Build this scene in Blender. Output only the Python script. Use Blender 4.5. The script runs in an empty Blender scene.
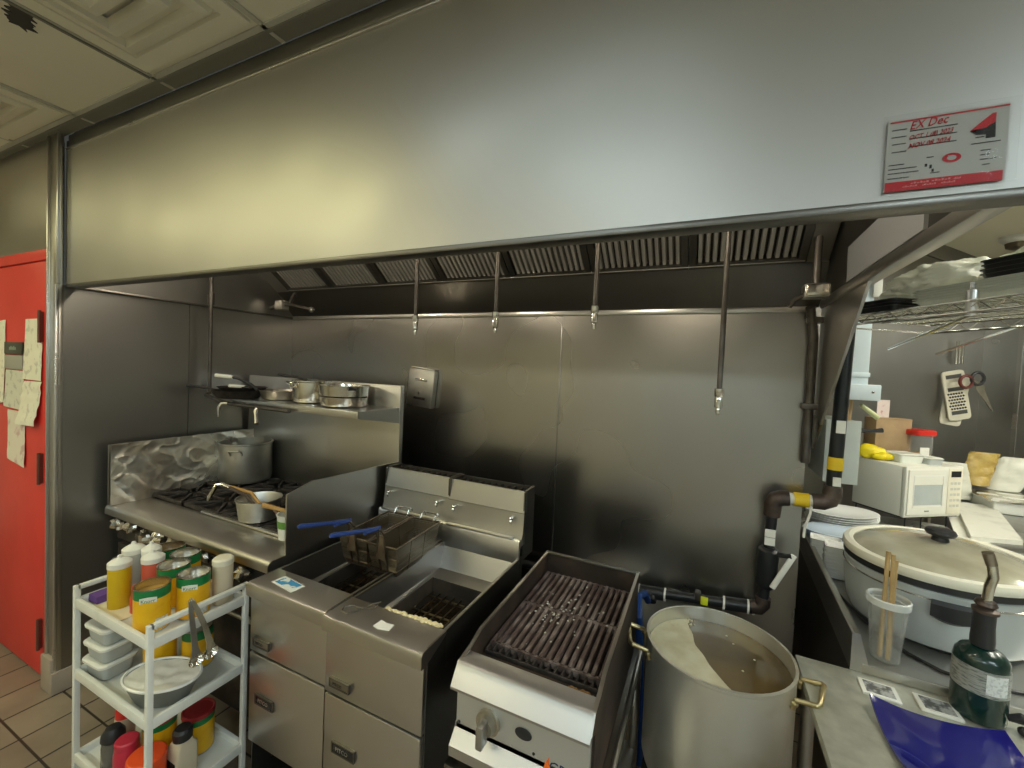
import bpy, bmesh, math, random
from mathutils import Vector, Matrix, noise
random.seed(7)
PI = math.pi
C = bpy.context.scene.collection
FZ = 0.03                                   # floor height

# ------------------------------------------------------------------ materials
def mat(name, col, rough=.5, metal=0., col2=None, vscale=6., stretch=(1, 1, 1), lo=.35, hi=.65,
        bump=0., bscale=80., bstretch=None, rvar=0., trans=0., ior=1.45, alpha=1., coat=0., emit=None, estr=0., aniso=0., spec=.5, detail=4.):
    m = bpy.data.materials.new(name); m.use_nodes = True
    nt = m.node_tree; N = nt.nodes; L = nt.links
    b = N['Principled BSDF']
    c4 = lambda c: (c[0], c[1], c[2], 1)
    b.inputs['Base Color'].default_value = c4(col)
    b.inputs['Roughness'].default_value = rough
    b.inputs['Metallic'].default_value = metal
    b.inputs['IOR'].default_value = ior
    b.inputs['Transmission Weight'].default_value = trans
    b.inputs['Alpha'].default_value = alpha
    b.inputs['Coat Weight'].default_value = coat
    b.inputs['Specular IOR Level'].default_value = spec
    b.inputs['Anisotropic'].default_value = aniso
    if emit:
        b.inputs['Emission Color'].default_value = c4(emit); b.inputs['Emission Strength'].default_value = estr
    if col2 or bump or rvar:
        tc = N.new('ShaderNodeTexCoord')
        def noisy(scale, st, det=detail):
            mp = N.new('ShaderNodeMapping'); mp.inputs['Scale'].default_value = st
            L.new(tc.outputs['Object'], mp.inputs['Vector'])
            n = N.new('ShaderNodeTexNoise'); n.inputs['Scale'].default_value = scale; n.inputs['Detail'].default_value = det
            L.new(mp.outputs[0], n.inputs['Vector']); return n
        n1 = noisy(vscale, stretch)
        if col2:
            r = N.new('ShaderNodeValToRGB'); r.color_ramp.elements[0].position = lo; r.color_ramp.elements[1].position = hi
            r.color_ramp.elements[0].color = c4(col); r.color_ramp.elements[1].color = c4(col2)
            L.new(n1.outputs['Fac'], r.inputs[0]); L.new(r.outputs[0], b.inputs['Base Color'])
        if rvar:
            mr = N.new('ShaderNodeMapRange'); mr.inputs['From Min'].default_value = .3; mr.inputs['From Max'].default_value = .7
            mr.inputs['To Min'].default_value = max(.03, rough - rvar); mr.inputs['To Max'].default_value = rough + rvar
            L.new(n1.outputs['Fac'], mr.inputs[0]); L.new(mr.outputs[0], b.inputs['Roughness'])
        if bump:
            n2 = noisy(bscale, bstretch or (1, 1, 1), 3.)
            bp = N.new('ShaderNodeBump'); bp.inputs['Strength'].default_value = bump; bp.inputs['Distance'].default_value = .004
            L.new(n2.outputs['Fac'], bp.inputs['Height']); L.new(bp.outputs[0], b.inputs['Normal'])
    return m

def steel(name, v=.5, rough=.3, warm=.0, streak='z', rvar=.06, bump=.05):
    st = {'x': (.5, 9, 9), 'y': (9, .5, 9), 'z': (9, 9, .5)}[streak]
    return mat(name, (v * (1 + warm), v, v * (1 - 2 * warm)), rough, 1., col2=(v * .86 * (1 + warm), v * .86, v * .86 * (1 - 2 * warm)),
               vscale=2.2, lo=.25, hi=.75, rvar=rvar * .6, bump=bump * .4, bscale=7., bstretch=st, detail=1.)

S_HOOD = steel('brushed_hood_steel', .50, .44, .02, 'x', .07, .05)
S_WALL = steel('wall_cladding_steel', .40, .29, .03, 'x', .09, .04)
S_LEFT = steel('side_cladding_steel', .40, .36, .02, 'z', .09, .04)
S_APP = steel('appliance_steel', .56, .33, .03, 'x', .08, .04)
S_BRIGHT = steel('bright_steel', .68, .3, .01, 'x', .06, .03)
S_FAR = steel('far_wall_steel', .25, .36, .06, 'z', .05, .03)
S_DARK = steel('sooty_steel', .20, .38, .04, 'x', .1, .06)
S_WELL = steel('fryer_well_steel', .38, .4, .03, 'x', .1, .04)
S_RAIL = steel('grill_rail_steel', .56, .42, .0, 'x', .06, .03)
CHROME = mat('chrome', (.75, .75, .72), .15, 1.)
GREASY = mat('greasy_pipe_steel', (.15, .14, .13), .42, .8, col2=(.09, .08, .07), vscale=12)
ALU = mat('aluminium', (.62, .61, .57), .42, 1., col2=(.46, .45, .41), vscale=9, rvar=.08, bump=.03)
ALU_POT = mat('stained_aluminium', (.70, .69, .62), .42, .8, col2=(.46, .39, .23), vscale=2.8, lo=.48, hi=.74, rvar=.08, bump=.03)
STEELPAN = mat('polished_pan_steel', (.72, .70, .64), .2, 1., col2=(.55, .52, .45), vscale=9)
FOIL = mat('aluminium_foil', (.78, .77, .74), .2, 1., col2=(.6, .57, .5), vscale=9, bump=.25, bscale=26)
FOIL_OLD = mat('greasy_foil', (.80, .78, .72), .32, .85, col2=(.34, .24, .13), vscale=3.2, lo=.52, hi=.70, bump=.3, bscale=14, rvar=.1)
CAST = mat('black_cast_iron', (.022, .02, .018), .55, .3, col2=(.06, .05, .045), vscale=30, bump=.15)
GRATE = mat('burnt_grill_bars', (.12, .085, .075), .5, .4, col2=(.42, .36, .33), vscale=30, stretch=(1, .35, 1), lo=.48, hi=.78, bump=.3, bscale=90)
SOOT = mat('sooty_black', (.03, .026, .022), .6, .2, col2=(.10, .075, .055), vscale=9, lo=.4, hi=.8, bump=.1)
RUSTY = mat('burnt_firebox', (.035, .027, .022), .55, .4, col2=(.11, .075, .055), vscale=7, lo=.4, hi=.75)
BLACK = mat('black_plastic', (.02, .02, .022), .4)
BLACKG = mat('glossy_black', (.015, .015, .016), .15)
PIPE_BLACK = mat('black_painted_pipe', (.016, .018, .02), .3, .0, bump=.05)
IRON = mat('malleable_iron', (.07, .055, .05), .45, .7, col2=(.13, .1, .085), vscale=20, bump=.1)
YELLOW = mat('yellow_tape', (.75, .52, .02), .45)
WHITE = mat('white_paint', (.74, .75, .70), .45, col2=(.62, .63, .56), vscale=14, lo=.55, hi=.85)
WHITEP = mat('white_plastic', (.78, .78, .72), .4)
CERAMIC = mat('white_ceramic', (.78, .79, .76), .15, coat=.3)
CERAMICB = mat('blue_tinted_ceramic', (.55, .65, .76), .2, coat=.3)
PAPER = mat('paper', (.80, .78, .66), .8, col2=(.62, .60, .52), vscale=26, lo=.56, hi=.66)
PAPERW = mat('plain_white_paper', (.80, .78, .72), .8)
CARD = mat('brown_cardboard', (.42, .29, .16), .8, col2=(.36, .24, .13), vscale=12)
RED_DOOR = mat('red_door_paint', (.72, .055, .042), .42, col2=(.64, .042, .034), vscale=2.5, bump=.02)
RED = mat('red_plastic', (.62, .03, .02), .35)
REDK = mat('ketchup_red', (.60, .05, .03), .3)
ORANGER = mat('orange_red_plastic', (.80, .09, .02), .35)
MAROON = mat('dark_red_lid', (.32, .025, .03), .4)
CRIMSON = mat('crimson_plastic', (.50, .03, .06), .35)
MUSTARD = mat('mustard_yellow', (.62, .42, .012), .35)
CANYEL = mat('yellow_can_label', (.80, .46, .012), .35, col2=(.72, .33, .01), vscale=14, lo=.5, hi=.7)
CANGRN = mat('green_can_band', (.012, .19, .055), .35)
BEIGE = mat('beige_sauce_bottle', (.62, .54, .40), .4)
CREAM = mat('cream_plastic', (.76, .72, .58), .4)
PURPLE = mat('purple_cloth', (.13, .06, .27), .8)
GREYP = mat('grey_translucent_plastic', (.50, .53, .52), .4, alpha=.93)
FLOUR = mat('flour', (.82, .80, .73), .9, col2=(.70, .68, .60), vscale=18, bump=.4, bscale=30)
WOOD = mat('wooden_handle', (.55, .33, .11), .55, col2=(.42, .24, .07), vscale=9, stretch=(1, 1, 6))
WOODB = mat('bamboo_stick', (.50, .34, .15), .6, col2=(.38, .25, .1), vscale=12)
BLUEH = mat('blue_handle_coating', (.03, .07, .28), .4)
BLUEHOSE = mat('blue_hose_coating', (.01, .06, .25), .4)
BASKET = mat('fry_basket_wire', (.26, .22, .17), .42, 1., col2=(.14, .10, .07), vscale=14)
BRASS = mat('brassy_handle', (.56, .48, .27), .38, 1., col2=(.42, .34, .18), vscale=20)
BROTH = mat('brown_broth', (.075, .052, .020), .08, 0., col2=(.13, .09, .035), vscale=5, coat=.4)
FOAM = mat('pale_broth_foam', (.62, .60, .45), .6, col2=(.50, .46, .30), vscale=18, bump=.25, bscale=50)
OIL = mat('dark_fryer_oil', (.014, .010, .006), .12, 0., col2=(.05, .03, .015), vscale=12)
BATTER = mat('pale_batter_crumbs', (.78, .68, .40), .8)
QUARRY = None
TILEW = mat('ceiling_tile_white', (.76, .75, .64), .85, col2=(.70, .68, .56), vscale=1.2)
TILEG = mat('ceiling_strip_grey', (.20, .20, .17), .8)
TBAR = mat('ceiling_grid_bar', (.50, .50, .44), .55)
TBARD = mat('dark_grid_bar', (.20, .20, .17), .6)
PAINT = mat('painted_wall', (.62, .60, .50), .7)
CEILFAR = mat('cream_ceiling_paint', (.78, .75, .56), .8)
DARKBAND = mat('dark_top_band', (.16, .15, .12), .7)
BASE = mat('stone_baseboard', (.36, .30, .24), .6)
SERVICE = mat('service_tag_paper', (.42, .42, .40), .5)
TAGRED = mat('tag_red_print', (.45, .015, .025), .5)
TAGBLK = mat('tag_black_print', (.02, .02, .02), .6)
PLASTICFILM = mat('clear_film', (.9, .9, .9), .08, trans=1., ior=1.25, alpha=.35)
CLEAR = mat('clear_plastic', (.93, .95, .94), .12, trans=.9, ior=1.15, alpha=.6)
BAGP = mat('crumpled_clear_bag', (.88, .88, .76), .25, alpha=.72, bump=.4, bscale=30)
CONTAINER = mat('stacked_clear_containers', (.82, .84, .76), .25, alpha=.92)
GREENT = mat('torch_green_paint', (.003, .022, .018), .25, coat=.4)
LABELG = mat('grey_label_print', (.30, .31, .29), .5, col2=(.13, .14, .13), vscale=50, stretch=(1, 1, 7), lo=.5, hi=.6)
LABELW = mat('white_label_print', (.68, .70, .70), .5, col2=(.5, .52, .52), vscale=120, lo=.5, hi=.6)
COBALT = mat('cobalt_blue_glaze', (.008, .008, .15), .12, coat=.6)
COOKER = mat('grey_blue_cooker_paint', (.50, .54, .55), .35, .3, bump=.02)
LIDRIM = mat('cream_lid_rim', (.74, .72, .60), .3)
LIDGLASS = mat('steamy_glass_lid', (.42, .40, .30), .18, .0, col2=(.30, .28, .20), vscale=7, coat=.5)
MWGLASS = mat('microwave_window', (.48, .52, .50), .12, coat=.3, col2=(.40, .44, .43), vscale=6)
APPW = mat('microwave_enamel', (.76, .75, .66), .35)
GREYBOX = mat('grey_electrical_paint', (.42, .46, .43), .5)
DUCTW = mat('pale_blue_white_metal', (.70, .80, .86), .4)
GLOVE = mat('yellow_rubber', (.82, .66, .01), .45, bump=.2, bscale=25)
RAWHIDE = mat('brown_bag_contents', (.40, .27, .06), .4, col2=(.55, .40, .12), vscale=20)
TABLE = mat('scuffed_table_steel', (.62, .62, .53), .42, .55, col2=(.42, .42, .36), vscale=16, lo=.3, hi=.7, rvar=.1, bump=.08, bscale=40)
COUNTER = mat('counter_steel', (.52, .52, .49), .32, .9, col2=(.42, .42, .40), vscale=4, rvar=.08)
BOARD = mat('white_cutting_board', (.72, .71, .62), .6, col2=(.55, .54, .47), vscale=9, lo=.5, hi=.8)
BLUEST = mat('blue_sticker_print', (.05, .28, .55), .4, col2=(.75, .8, .75), vscale=28, lo=.5, hi=.56)
FLAME = mat('orange_flame_print', (.85, .16, .02), .5)
LAMPON = mat('lit_warm_bulb', (1, .8, .5), .5, emit=(1., .87, .66), estr=85.)
TROF_W = mat('lit_diffuser_warm', (1, 1, .9), .5, emit=(1., .95, .68), estr=12.)
TROF_F = mat('lit_diffuser_far', (1, 1, 1), .5, emit=(1., .98, .84), estr=24.)
TROF_WN = mat('lit_diffuser_warm_dim', (1, 1, .9), .5, emit=(1., .95, .50), estr=4.4)
TROF_CN = mat('lit_diffuser_cool_dim', (1, 1, 1), .5, emit=(.80, .97, 1.), estr=2.3)
TROF_C = mat('lit_diffuser_cool', (1, 1, 1), .5, emit=(.80, .96, 1.), estr=17.)

def floor_mat():
    m = bpy.data.materials.new('quarry_tile_floor'); m.use_nodes = True
    N = m.node_tree.nodes; L = m.node_tree.links; b = N['Principled BSDF']
    tc = N.new('ShaderNodeTexCoord'); mp = N.new('ShaderNodeMapping')
    mp.inputs['Location'].default_value = (0.0, .082, 0)
    L.new(tc.outputs['Object'], mp.inputs['Vector'])
    br = N.new('ShaderNodeTexBrick'); br.offset = 0.; br.squash = 1.
    br.inputs['Scale'].default_value = 1.; br.inputs['Mortar Size'].default_value = .005; br.inputs['Brick Width'].default_value = .2
    br.inputs['Row Height'].default_value = .2; br.inputs['Mortar Smooth'].default_value = .2
    br.inputs['Color1'].default_value = (.36, .29, .215, 1); br.inputs['Color2'].default_value = (.31, .25, .185, 1); br.inputs['Mortar'].default_value = (.05, .04, .03, 1)
    L.new(mp.outputs[0], br.inputs['Vector'])
    n = N.new('ShaderNodeTexNoise'); n.inputs['Scale'].default_value = 6; n.inputs['Detail'].default_value = 6
    L.new(tc.outputs['Object'], n.inputs['Vector'])
    mx = N.new('ShaderNodeMix'); mx.data_type = 'RGBA'; mx.blend_type = 'MULTIPLY'; mx.inputs[0].default_value = .5
    L.new(br.outputs["Color"], mx.inputs[6]); L.new(n.outputs["Fac"], mx.inputs[7]); L.new(mx.outputs[2], b.inputs['Base Color'])
    bp = N.new('ShaderNodeBump'); bp.inputs['Strength'].default_value = .4; bp.inputs['Distance'].default_value = .004; bp.invert = True
    L.new(br.outputs['Fac'], bp.inputs['Height']); L.new(bp.outputs[0], b.inputs['Normal'])
    b.inputs['Roughness'].default_value = .42
    return m

def mesh_alpha_mat(name, col, metal, cell, rough=.4, hole=.62):
    """woven wire / perforated sheet: the holes are real see-through alpha"""
    m = bpy.data.materials.new(name); m.use_nodes = True
    N = m.node_tree.nodes; L = m.node_tree.links; b = N['Principled BSDF']
    b.inputs['Base Color'].default_value = (*col, 1); b.inputs['Metallic'].default_value = metal; b.inputs['Roughness'].default_value = rough
    tc = N.new('ShaderNodeTexCoord'); br = N.new('ShaderNodeTexVoronoi')
    br.inputs['Scale'].default_value = 1 / cell; br.inputs['Randomness'].default_value = 0.
    L.new(tc.outputs['Object'], br.inputs['Vector'])
    g = N.new('ShaderNodeMath'); g.operation = 'GREATER_THAN'; g.inputs[1].default_value = hole * .5
    L.new(br.outputs['Distance'], g.inputs[0]); L.new(g.outputs[0], b.inputs['Alpha'])
    return m

# ------------------------------------------------------------------ mesh building
class MB:
    def __init__(s): s.v = []; s.f = []
    def add(s, vs, fs):
        k = len(s.v); s.v += [tuple(v) for v in vs]; s.f += [tuple(i + k for i in f) for f in fs]; return s
    def box(s, x0, x1, y0, y1, z0, z1, bev=0., mtx=None):
        if bev > 0:
            bm = bmesh.new(); bmesh.ops.create_cube(bm, size=1.)
            for v in bm.verts: v.co = Vector(((x0 + x1) / 2 + v.co.x * (x1 - x0), (y0 + y1) / 2 + v.co.y * (y1 - y0), (z0 + z1) / 2 + v.co.z * (z1 - z0)))
            bmesh.ops.bevel(bm, geom=bm.edges[:], offset=bev, segments=2, profile=.5, affect='EDGES')
            bm.verts.index_update()
            vs = [v.co.copy() for v in bm.verts]; fs = [[v.index for v in f.verts] for f in bm.faces]; bm.free()
        else:
            vs = [Vector((x, y, z)) for z in (z0, z1) for y in (y0, y1) for x in (x0, x1)]
            fs = [(0, 2, 3, 1), (4, 5, 7, 6), (0, 1, 5, 4), (2, 6, 7, 3), (0, 4, 6, 2), (1, 3, 7, 5)]
        if mtx: vs = [mtx @ v for v in vs]
        return s.add(vs, fs)
    def tube(s, pts, r, n=8, closed=False, caps=True):
        pts = [Vector(p) for p in pts]; m = len(pts)
        rs = r if isinstance(r, (list, tuple)) else [r] * m
        T = []
        for i in range(m):
            a = pts[(i - 1) % m] if (closed or i) else pts[i]; b = pts[(i + 1) % m] if (closed or i < m - 1) else pts[i]
            T.append((b - a).normalized())
        u = T[0].orthogonal().normalized(); vs = []
        for i in range(m):
            u = (u - T[i] * u.dot(T[i])).normalized(); w = T[i].cross(u)
            for k in range(n):
                a = 2 * PI * k / n; vs.append(pts[i] + (u * math.cos(a) + w * math.sin(a)) * rs[i])
        fs = []
        for i in range(m if closed else m - 1):
            j = (i + 1) % m
            for k in range(n): fs.append((i * n + k, i * n + (k + 1) % n, j * n + (k + 1) % n, j * n + k))
        if caps and not closed: fs += [tuple(range(n))[::-1], tuple(range((m - 1) * n, m * n))]
        return s.add(vs, fs)
    def cyl(s, p0, p1, r0, r1=None, n=20): return s.tube([p0, p1], [r0, r0 if r1 is None else r1], n)
    def lathe(s, prof, n=32, o=(0, 0, 0), sx=1., sy=1., mtx=None):
        vs = []; idx = []
        for r, z in prof:
            if r < 1e-6: idx.append([len(vs)] * n); vs.append(Vector((0, 0, z)))
            else:
                idx.append(list(range(len(vs), len(vs) + n)))
                vs += [Vector((r * sx * math.cos(2 * PI * k / n), r * sy * math.sin(2 * PI * k / n), z)) for k in range(n)]
        fs = []
        for a, b in zip(idx, idx[1:]):
            for k in range(n):
                q = [a[k], a[(k + 1) % n], b[(k + 1) % n], b[k]]; q2 = []
                for i in q:
                    if i not in q2: q2.append(i)
                if len(q2) > 2: fs.append(q2)
        if mtx: vs = [mtx @ v for v in vs]
        return s.add([v + Vector(o) for v in vs], fs)
    def prism(s, poly, h0, h1, axis='z'):
        f = {'z': lambda a, b, c: (a, b, c), 'x': lambda a, b, c: (c, a, b), 'y': lambda a, b, c: (a, c, b)}[axis]
        n = len(poly)
        vs = [f(a, b, h0) for a, b in poly] + [f(a, b, h1) for a, b in poly]
        fs = [tuple(range(n))[::-1], tuple(range(n, 2 * n))] + [(i, (i + 1) % n, n + (i + 1) % n, n + i) for i in range(n)]
        return s.add(vs, fs)
    def grid(s, fn, nu, nv, th=0.):
        vs = [Vector(fn(i / (nu - 1), j / (nv - 1))) for j in range(nv) for i in range(nu)]
        fs = [(j * nu + i, j * nu + i + 1, (j + 1) * nu + i + 1, (j + 1) * nu + i) for j in range(nv - 1) for i in range(nu - 1)]
        if th:
            bm = bmesh.new(); bv = [bm.verts.new(v) for v in vs]
            for f in fs: bm.faces.new([bv[i] for i in f])
            bm.normal_update(); off = [v.co - v.normal * th for v in bm.verts]; bm.free()
            k = len(vs); vs += off; fs2 = [tuple(i + k for i in f[::-1]) for f in fs]
            rim = [i for i in range(nu)] + [j * nu + nu - 1 for j in range(1, nv)] + [(nv - 1) * nu + i for i in range(nu - 2, -1, -1)] + [j * nu for j in range(nv - 2, 0, -1)]
            fs3 = [(rim[(i + 1) % len(rim)], rim[i], rim[i] + k, rim[(i + 1) % len(rim)] + k) for i in range(len(rim))]
            fs = fs + fs2 + fs3
        return s.add(vs, fs)
    def ball(s, c, r, n=12, sz=1., jit=0.):
        prof = [(math.sin(PI * i / 8), -math.cos(PI * i / 8)) for i in range(9)]
        k = len(s.v); s.lathe([(p[0] * r, p[1] * r * sz) for p in prof], n, c)
        if jit:
            for i in range(k, len(s.v)):
                v = Vector(s.v[i]); d = v - Vector(c); s.v[i] = tuple(Vector(c) + d * (1 + jit * (noise.noise(v * 40 / max(r * 20, .2)) * 2)))
        return s
    def xf(s, mtx, start=0):
        for i in range(start, len(s.v)): s.v[i] = tuple(mtx @ Vector(s.v[i]))
        return s

POS = {}
def root_of(o):
    while o.parent: o = o.parent
    return o
def obj(name, mb, m, parent=None, label=None, ang=35, smooth=True, kind=None):
    me = bpy.data.meshes.new(name)
    vs = mb.v
    if parent:
        r = root_of(parent)
        if r.name in POS:
            inv = POS[r.name].inverted(); vs = [inv @ Vector(v) for v in vs]
    me.from_pydata([tuple(v) for v in vs], [], mb.f); me.update()
    bm = bmesh.new(); bm.from_mesh(me); bmesh.ops.recalc_face_normals(bm, faces=bm.faces); bm.to_mesh(me); bm.free()
    if smooth:
        me.polygons.foreach_set('use_smooth', [True] * len(me.polygons)); me.set_sharp_from_angle(angle=math.radians(ang))
    me.materials.append(m)
    o = bpy.data.objects.new(name, me); C.objects.link(o)
    if parent: o.parent = parent
    if label: o['label'] = label
    if kind: o['kind'] = kind
    return o
def settag(o, label, cat, group=None, kind=None):
    o['label'] = label; o['category'] = cat
    if group: o['group'] = group
    if kind: o['kind'] = kind
    return o
def thing(name, label, cat, loc=(0, 0, 0), rz=0., group=None):
    o = bpy.data.objects.new(name, None); C.objects.link(o); o.empty_display_size = .05
    o.location = loc; o.rotation_euler = (0, 0, rz)
    POS[o.name] = Matrix.Translation(Vector(loc)) @ Matrix.Rotation(rz, 4, 'Z')
    return settag(o, label, cat, group)
def local(name, label, cat, loc, rz=0., group=None):
    """a thing whose parts are given in its own coordinates"""
    o = thing(name, label, cat, loc, rz, group); POS.pop(o.name); return o
def solo(name, mb, m, label, cat, loc=(0, 0, 0), rot=(0, 0, 0), group=None, kind=None, **k):
    o = obj(name, mb, m, **k); o.location = loc; o.rotation_euler = rot
    return settag(o, label, cat, group, kind)
def struct(name, mb, m, parent=None, **k):
    o = obj(name, mb, m, parent, **k)
    if not parent: o['kind'] = 'structure'
    return o
def dup(root, loc, label, rz=None, group=None, rot=None):
    r = root.copy(); C.objects.link(r); r.location = loc
    if rz is not None: r.rotation_euler = (0, 0, rz)
    if rot is not None: r.rotation_euler = rot
    r['label'] = label
    if group: r['group'] = group
    def rec(a, b):
        for ch in list(a.children):
            c = ch.copy(); C.objects.link(c); c.parent = b; rec(ch, c)
    rec(root, r)
    return r
def text_mb(txt, size, mtx, ext=.0004):
    cu = bpy.data.curves.new('lettering', 'FONT'); cu.body = txt; cu.size = size; cu.extrude = ext; cu.resolution_u = 2
    o = bpy.data.objects.new('lettering', cu); C.objects.link(o)
    dg = bpy.context.evaluated_depsgraph_get(); me = bpy.data.meshes.new_from_object(o.evaluated_get(dg))
    mb = MB(); mb.add([mtx @ v.co for v in me.vertices], [tuple(p.vertices) for p in me.polygons])
    bpy.data.objects.remove(o); bpy.data.curves.remove(cu); bpy.data.meshes.remove(me)
    return mb
def face_y(x, y, z, rx=0.):   # text/plate plane facing -Y
    return Matrix.Translation((x, y, z)) @ Matrix.Rotation(PI / 2, 4, 'X')
def rpoly(cx, cy, hx, hy, r, n=5):
    out = []
    for qx, qy, a0 in ((1, 1, 0), (-1, 1, 90), (-1, -1, 180), (1, -1, 270)):
        for i in range(n + 1):
            a = math.radians(a0 + 90 * i / n); out.append((cx + qx * (hx - r) + r * math.cos(a), cy + qy * (hy - r) + r * math.sin(a)))
    return out
def loft(mb, rings, cap0=True, cap1=True):
    n = len(rings[0]); vs = [p for r in rings for p in r]; fs = []
    for i in range(len(rings) - 1):
        for k in range(n): fs.append((i * n + k, i * n + (k + 1) % n, (i + 1) * n + (k + 1) % n, (i + 1) * n + k))
    if cap0: fs.append(tuple(range(n))[::-1])
    if cap1: fs.append(tuple(range((len(rings) - 1) * n, len(rings) * n)))
    return mb.add(vs, fs)
def arc(c, r, a0, a1, n, f): return [f(c[0] + r * math.cos(math.radians(a0 + (a1 - a0) * i / n)), c[1] + r * math.sin(math.radians(a0 + (a1 - a0) * i / n))) for i in range(n + 1)]

# ================================================================== SETTING
struct('floor', MB().box(-5.5, 6.5, -3.6, 8, FZ - .05, FZ), floor_mat())
CZ = 2.74
struct('ceiling', MB().box(-5.5, 6.5, -3.6, .845, CZ, CZ + .05).box(.52, 6.5, .845, .9, CZ, CZ + .25), TILEW)
struct('ceiling_strip', MB().box(-5.5, .52, .868, .92, CZ - .004, CZ + .05), TILEG)
# suspended grid: bars along y at the measured spacing and one along x by the hood
gb = MB()
for x in (-3.165, -2.535, -1.905, -1.285, -.665, -.045, .575): gb.box(x - .008, x + .008, -3.6, .92, CZ - .006, CZ)
gb.box(-5.5, .52, .845, .868, CZ - .006, CZ)
for y in (.22, -.4, -1.02, -1.64, -2.26, -2.9): gb.box(-5.5, 6.5, y - .012, y + .012, CZ - .006, CZ)
struct('trim_1', gb, TBAR)
struct('trim_2', MB().box(-5.5, .52, .862, .872, CZ - .010, CZ - .004).box(-1.917, -1.907, -3.6, .845, CZ - .011, CZ - .005), TBARD)
# dark smear on the plain tile
sm = MB()
for i in range(5):
    cx, cy = -2.02 + i * .022, .555 - .006 * i
    sm.prism([(cx + (.02 + .012 * math.sin(k * 2.1 + i)) * math.cos(2 * PI * k / 10), cy + (.026 + .014 * math.cos(k * 3.3 + i)) * math.sin(2 * PI * k / 10)) for k in range(10)], CZ - .003 - i * .0003, CZ)
struct('ceiling_stain', sm, mat('dark_stain', (.05, .05, .05), .9))
# cladding behind and beside the cooking line
wb = struct('wall_back', MB().box(-2.86, -.7105, 2.14, 2.2, FZ, 2.03).box(-.7075, .405, 2.14, 2.2, FZ, 2.03).box(-2.86, .405, 2.155, 2.2, 2.03, CZ).box(-.72, -.70, 2.143, 2.19, FZ, 2.03), S_WALL)
struct('seam_strip', MB().box(-.713, -.705, 2.137, 2.142, .5, 2.03, .001), steel('seam_steel', .3, .3, .02), wb)
wl = struct('wall_left', MB().box(-2.90, -2.82, .915, 1.456, FZ, 2.03).box(-2.90, -2.82, 1.459, 2.14, FZ, 2.03).box(-2.9, -2.825, .95, 2.14, 2.03, CZ), S_LEFT)
struct('end_post', MB().box(-2.907, -2.815, .895, .915, FZ, CZ, .002), S_APP, wl)
struct('corner_bead', MB().box(-2.826, -2.812, .885, .9, FZ + .1, 2.03, .003).box(-2.806, -2.796, .885, .9, 2.03, CZ, .003), S_BRIGHT, wl)
struct('corner_bead', MB().box(-2.912, -2.902, .885, .9, FZ, CZ, .003), S_BRIGHT, wl)
struct('baseboard_left', MB().box(-2.925, -2.815, .875, .897, FZ, .205, .006).box(-2.815, -2.80, .875, 2.1, FZ, .14, .006), BASE)
struct('wall_front', MB().box(-5.5, -2.92, .90, .95, 2.21, CZ).box(-5.5, -3.9, .90, .95, FZ, 2.21), S_APP)
struct('wall_far_left', MB().box(-5.56, -5.5, -3.6, .95, FZ, CZ), PAINT)
struct('wall_behind', MB().box(-5.5, 6.5, -3.66, -3.6, FZ, CZ), PAINT)
# red door
dr = struct('door_1', MB().box(-3.88, -2.925, .905, .945, FZ + .012, 2.155, .003), RED_DOOR)
struct('door_frame', MB().box(-3.9, -2.918, .895, .94, 2.158, 2.21, .003).box(-2.924, -2.914, .895, .94, FZ, 2.21, .002), RED_DOOR, dr)
HING = mat('old_hinge', (.16, .08, .06), .45, .6)
for z in (1.83, 1.12, .27): struct('hinge', MB().box(-3.02, -2.995, .887, .906, z - .075, z + .075, .004).cyl((-2.998, .889, z - .08), (-2.998, .889, z + .08), .007, n=10), HING, dr)
# far corner of the kitchen (seen past the end of the hood)
CF = Vector((2.4, 5.54, 0)); dF = Vector((.634, .773, 0)); nF = Vector((.773, -.634, 0))
def slab(a, b, n, z0, z1, th, mb=None):
    mb = mb or MB(); a = Vector(a); b = Vector(b); n = Vector(n) * th
    return mb.prism([(a.x, a.y), (b.x, b.y), (b.x - n.x, b.y - n.y), (a.x - n.x, a.y - n.y)], z0, z1)
CZ2 = 2.94
a0 = CF - dF * 4.2; c1 = CF + nF * 4.5
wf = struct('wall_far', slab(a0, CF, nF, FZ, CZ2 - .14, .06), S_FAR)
struct('top_band', slab(a0, CF, nF, CZ2 - .13, CZ2, .05), DARKBAND, wf)  # dark band along the top of the far wall
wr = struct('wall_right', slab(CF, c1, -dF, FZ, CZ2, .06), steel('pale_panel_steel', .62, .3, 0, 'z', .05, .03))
struct('trim_strip', slab(CF + nF * .22 - dF * .006, CF + nF * .25 - dF * .006, -dF, FZ, CZ2 - .4, .012), S_BRIGHT, wr)
struct('ceiling_far', MB().box(.52, 6.5, .9, 9, CZ2, CZ2 + .05), CEILFAR)
struct('wall_end', MB().box(6.5, 6.56, -3.6, 9, FZ, CZ2), PAINT)

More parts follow.
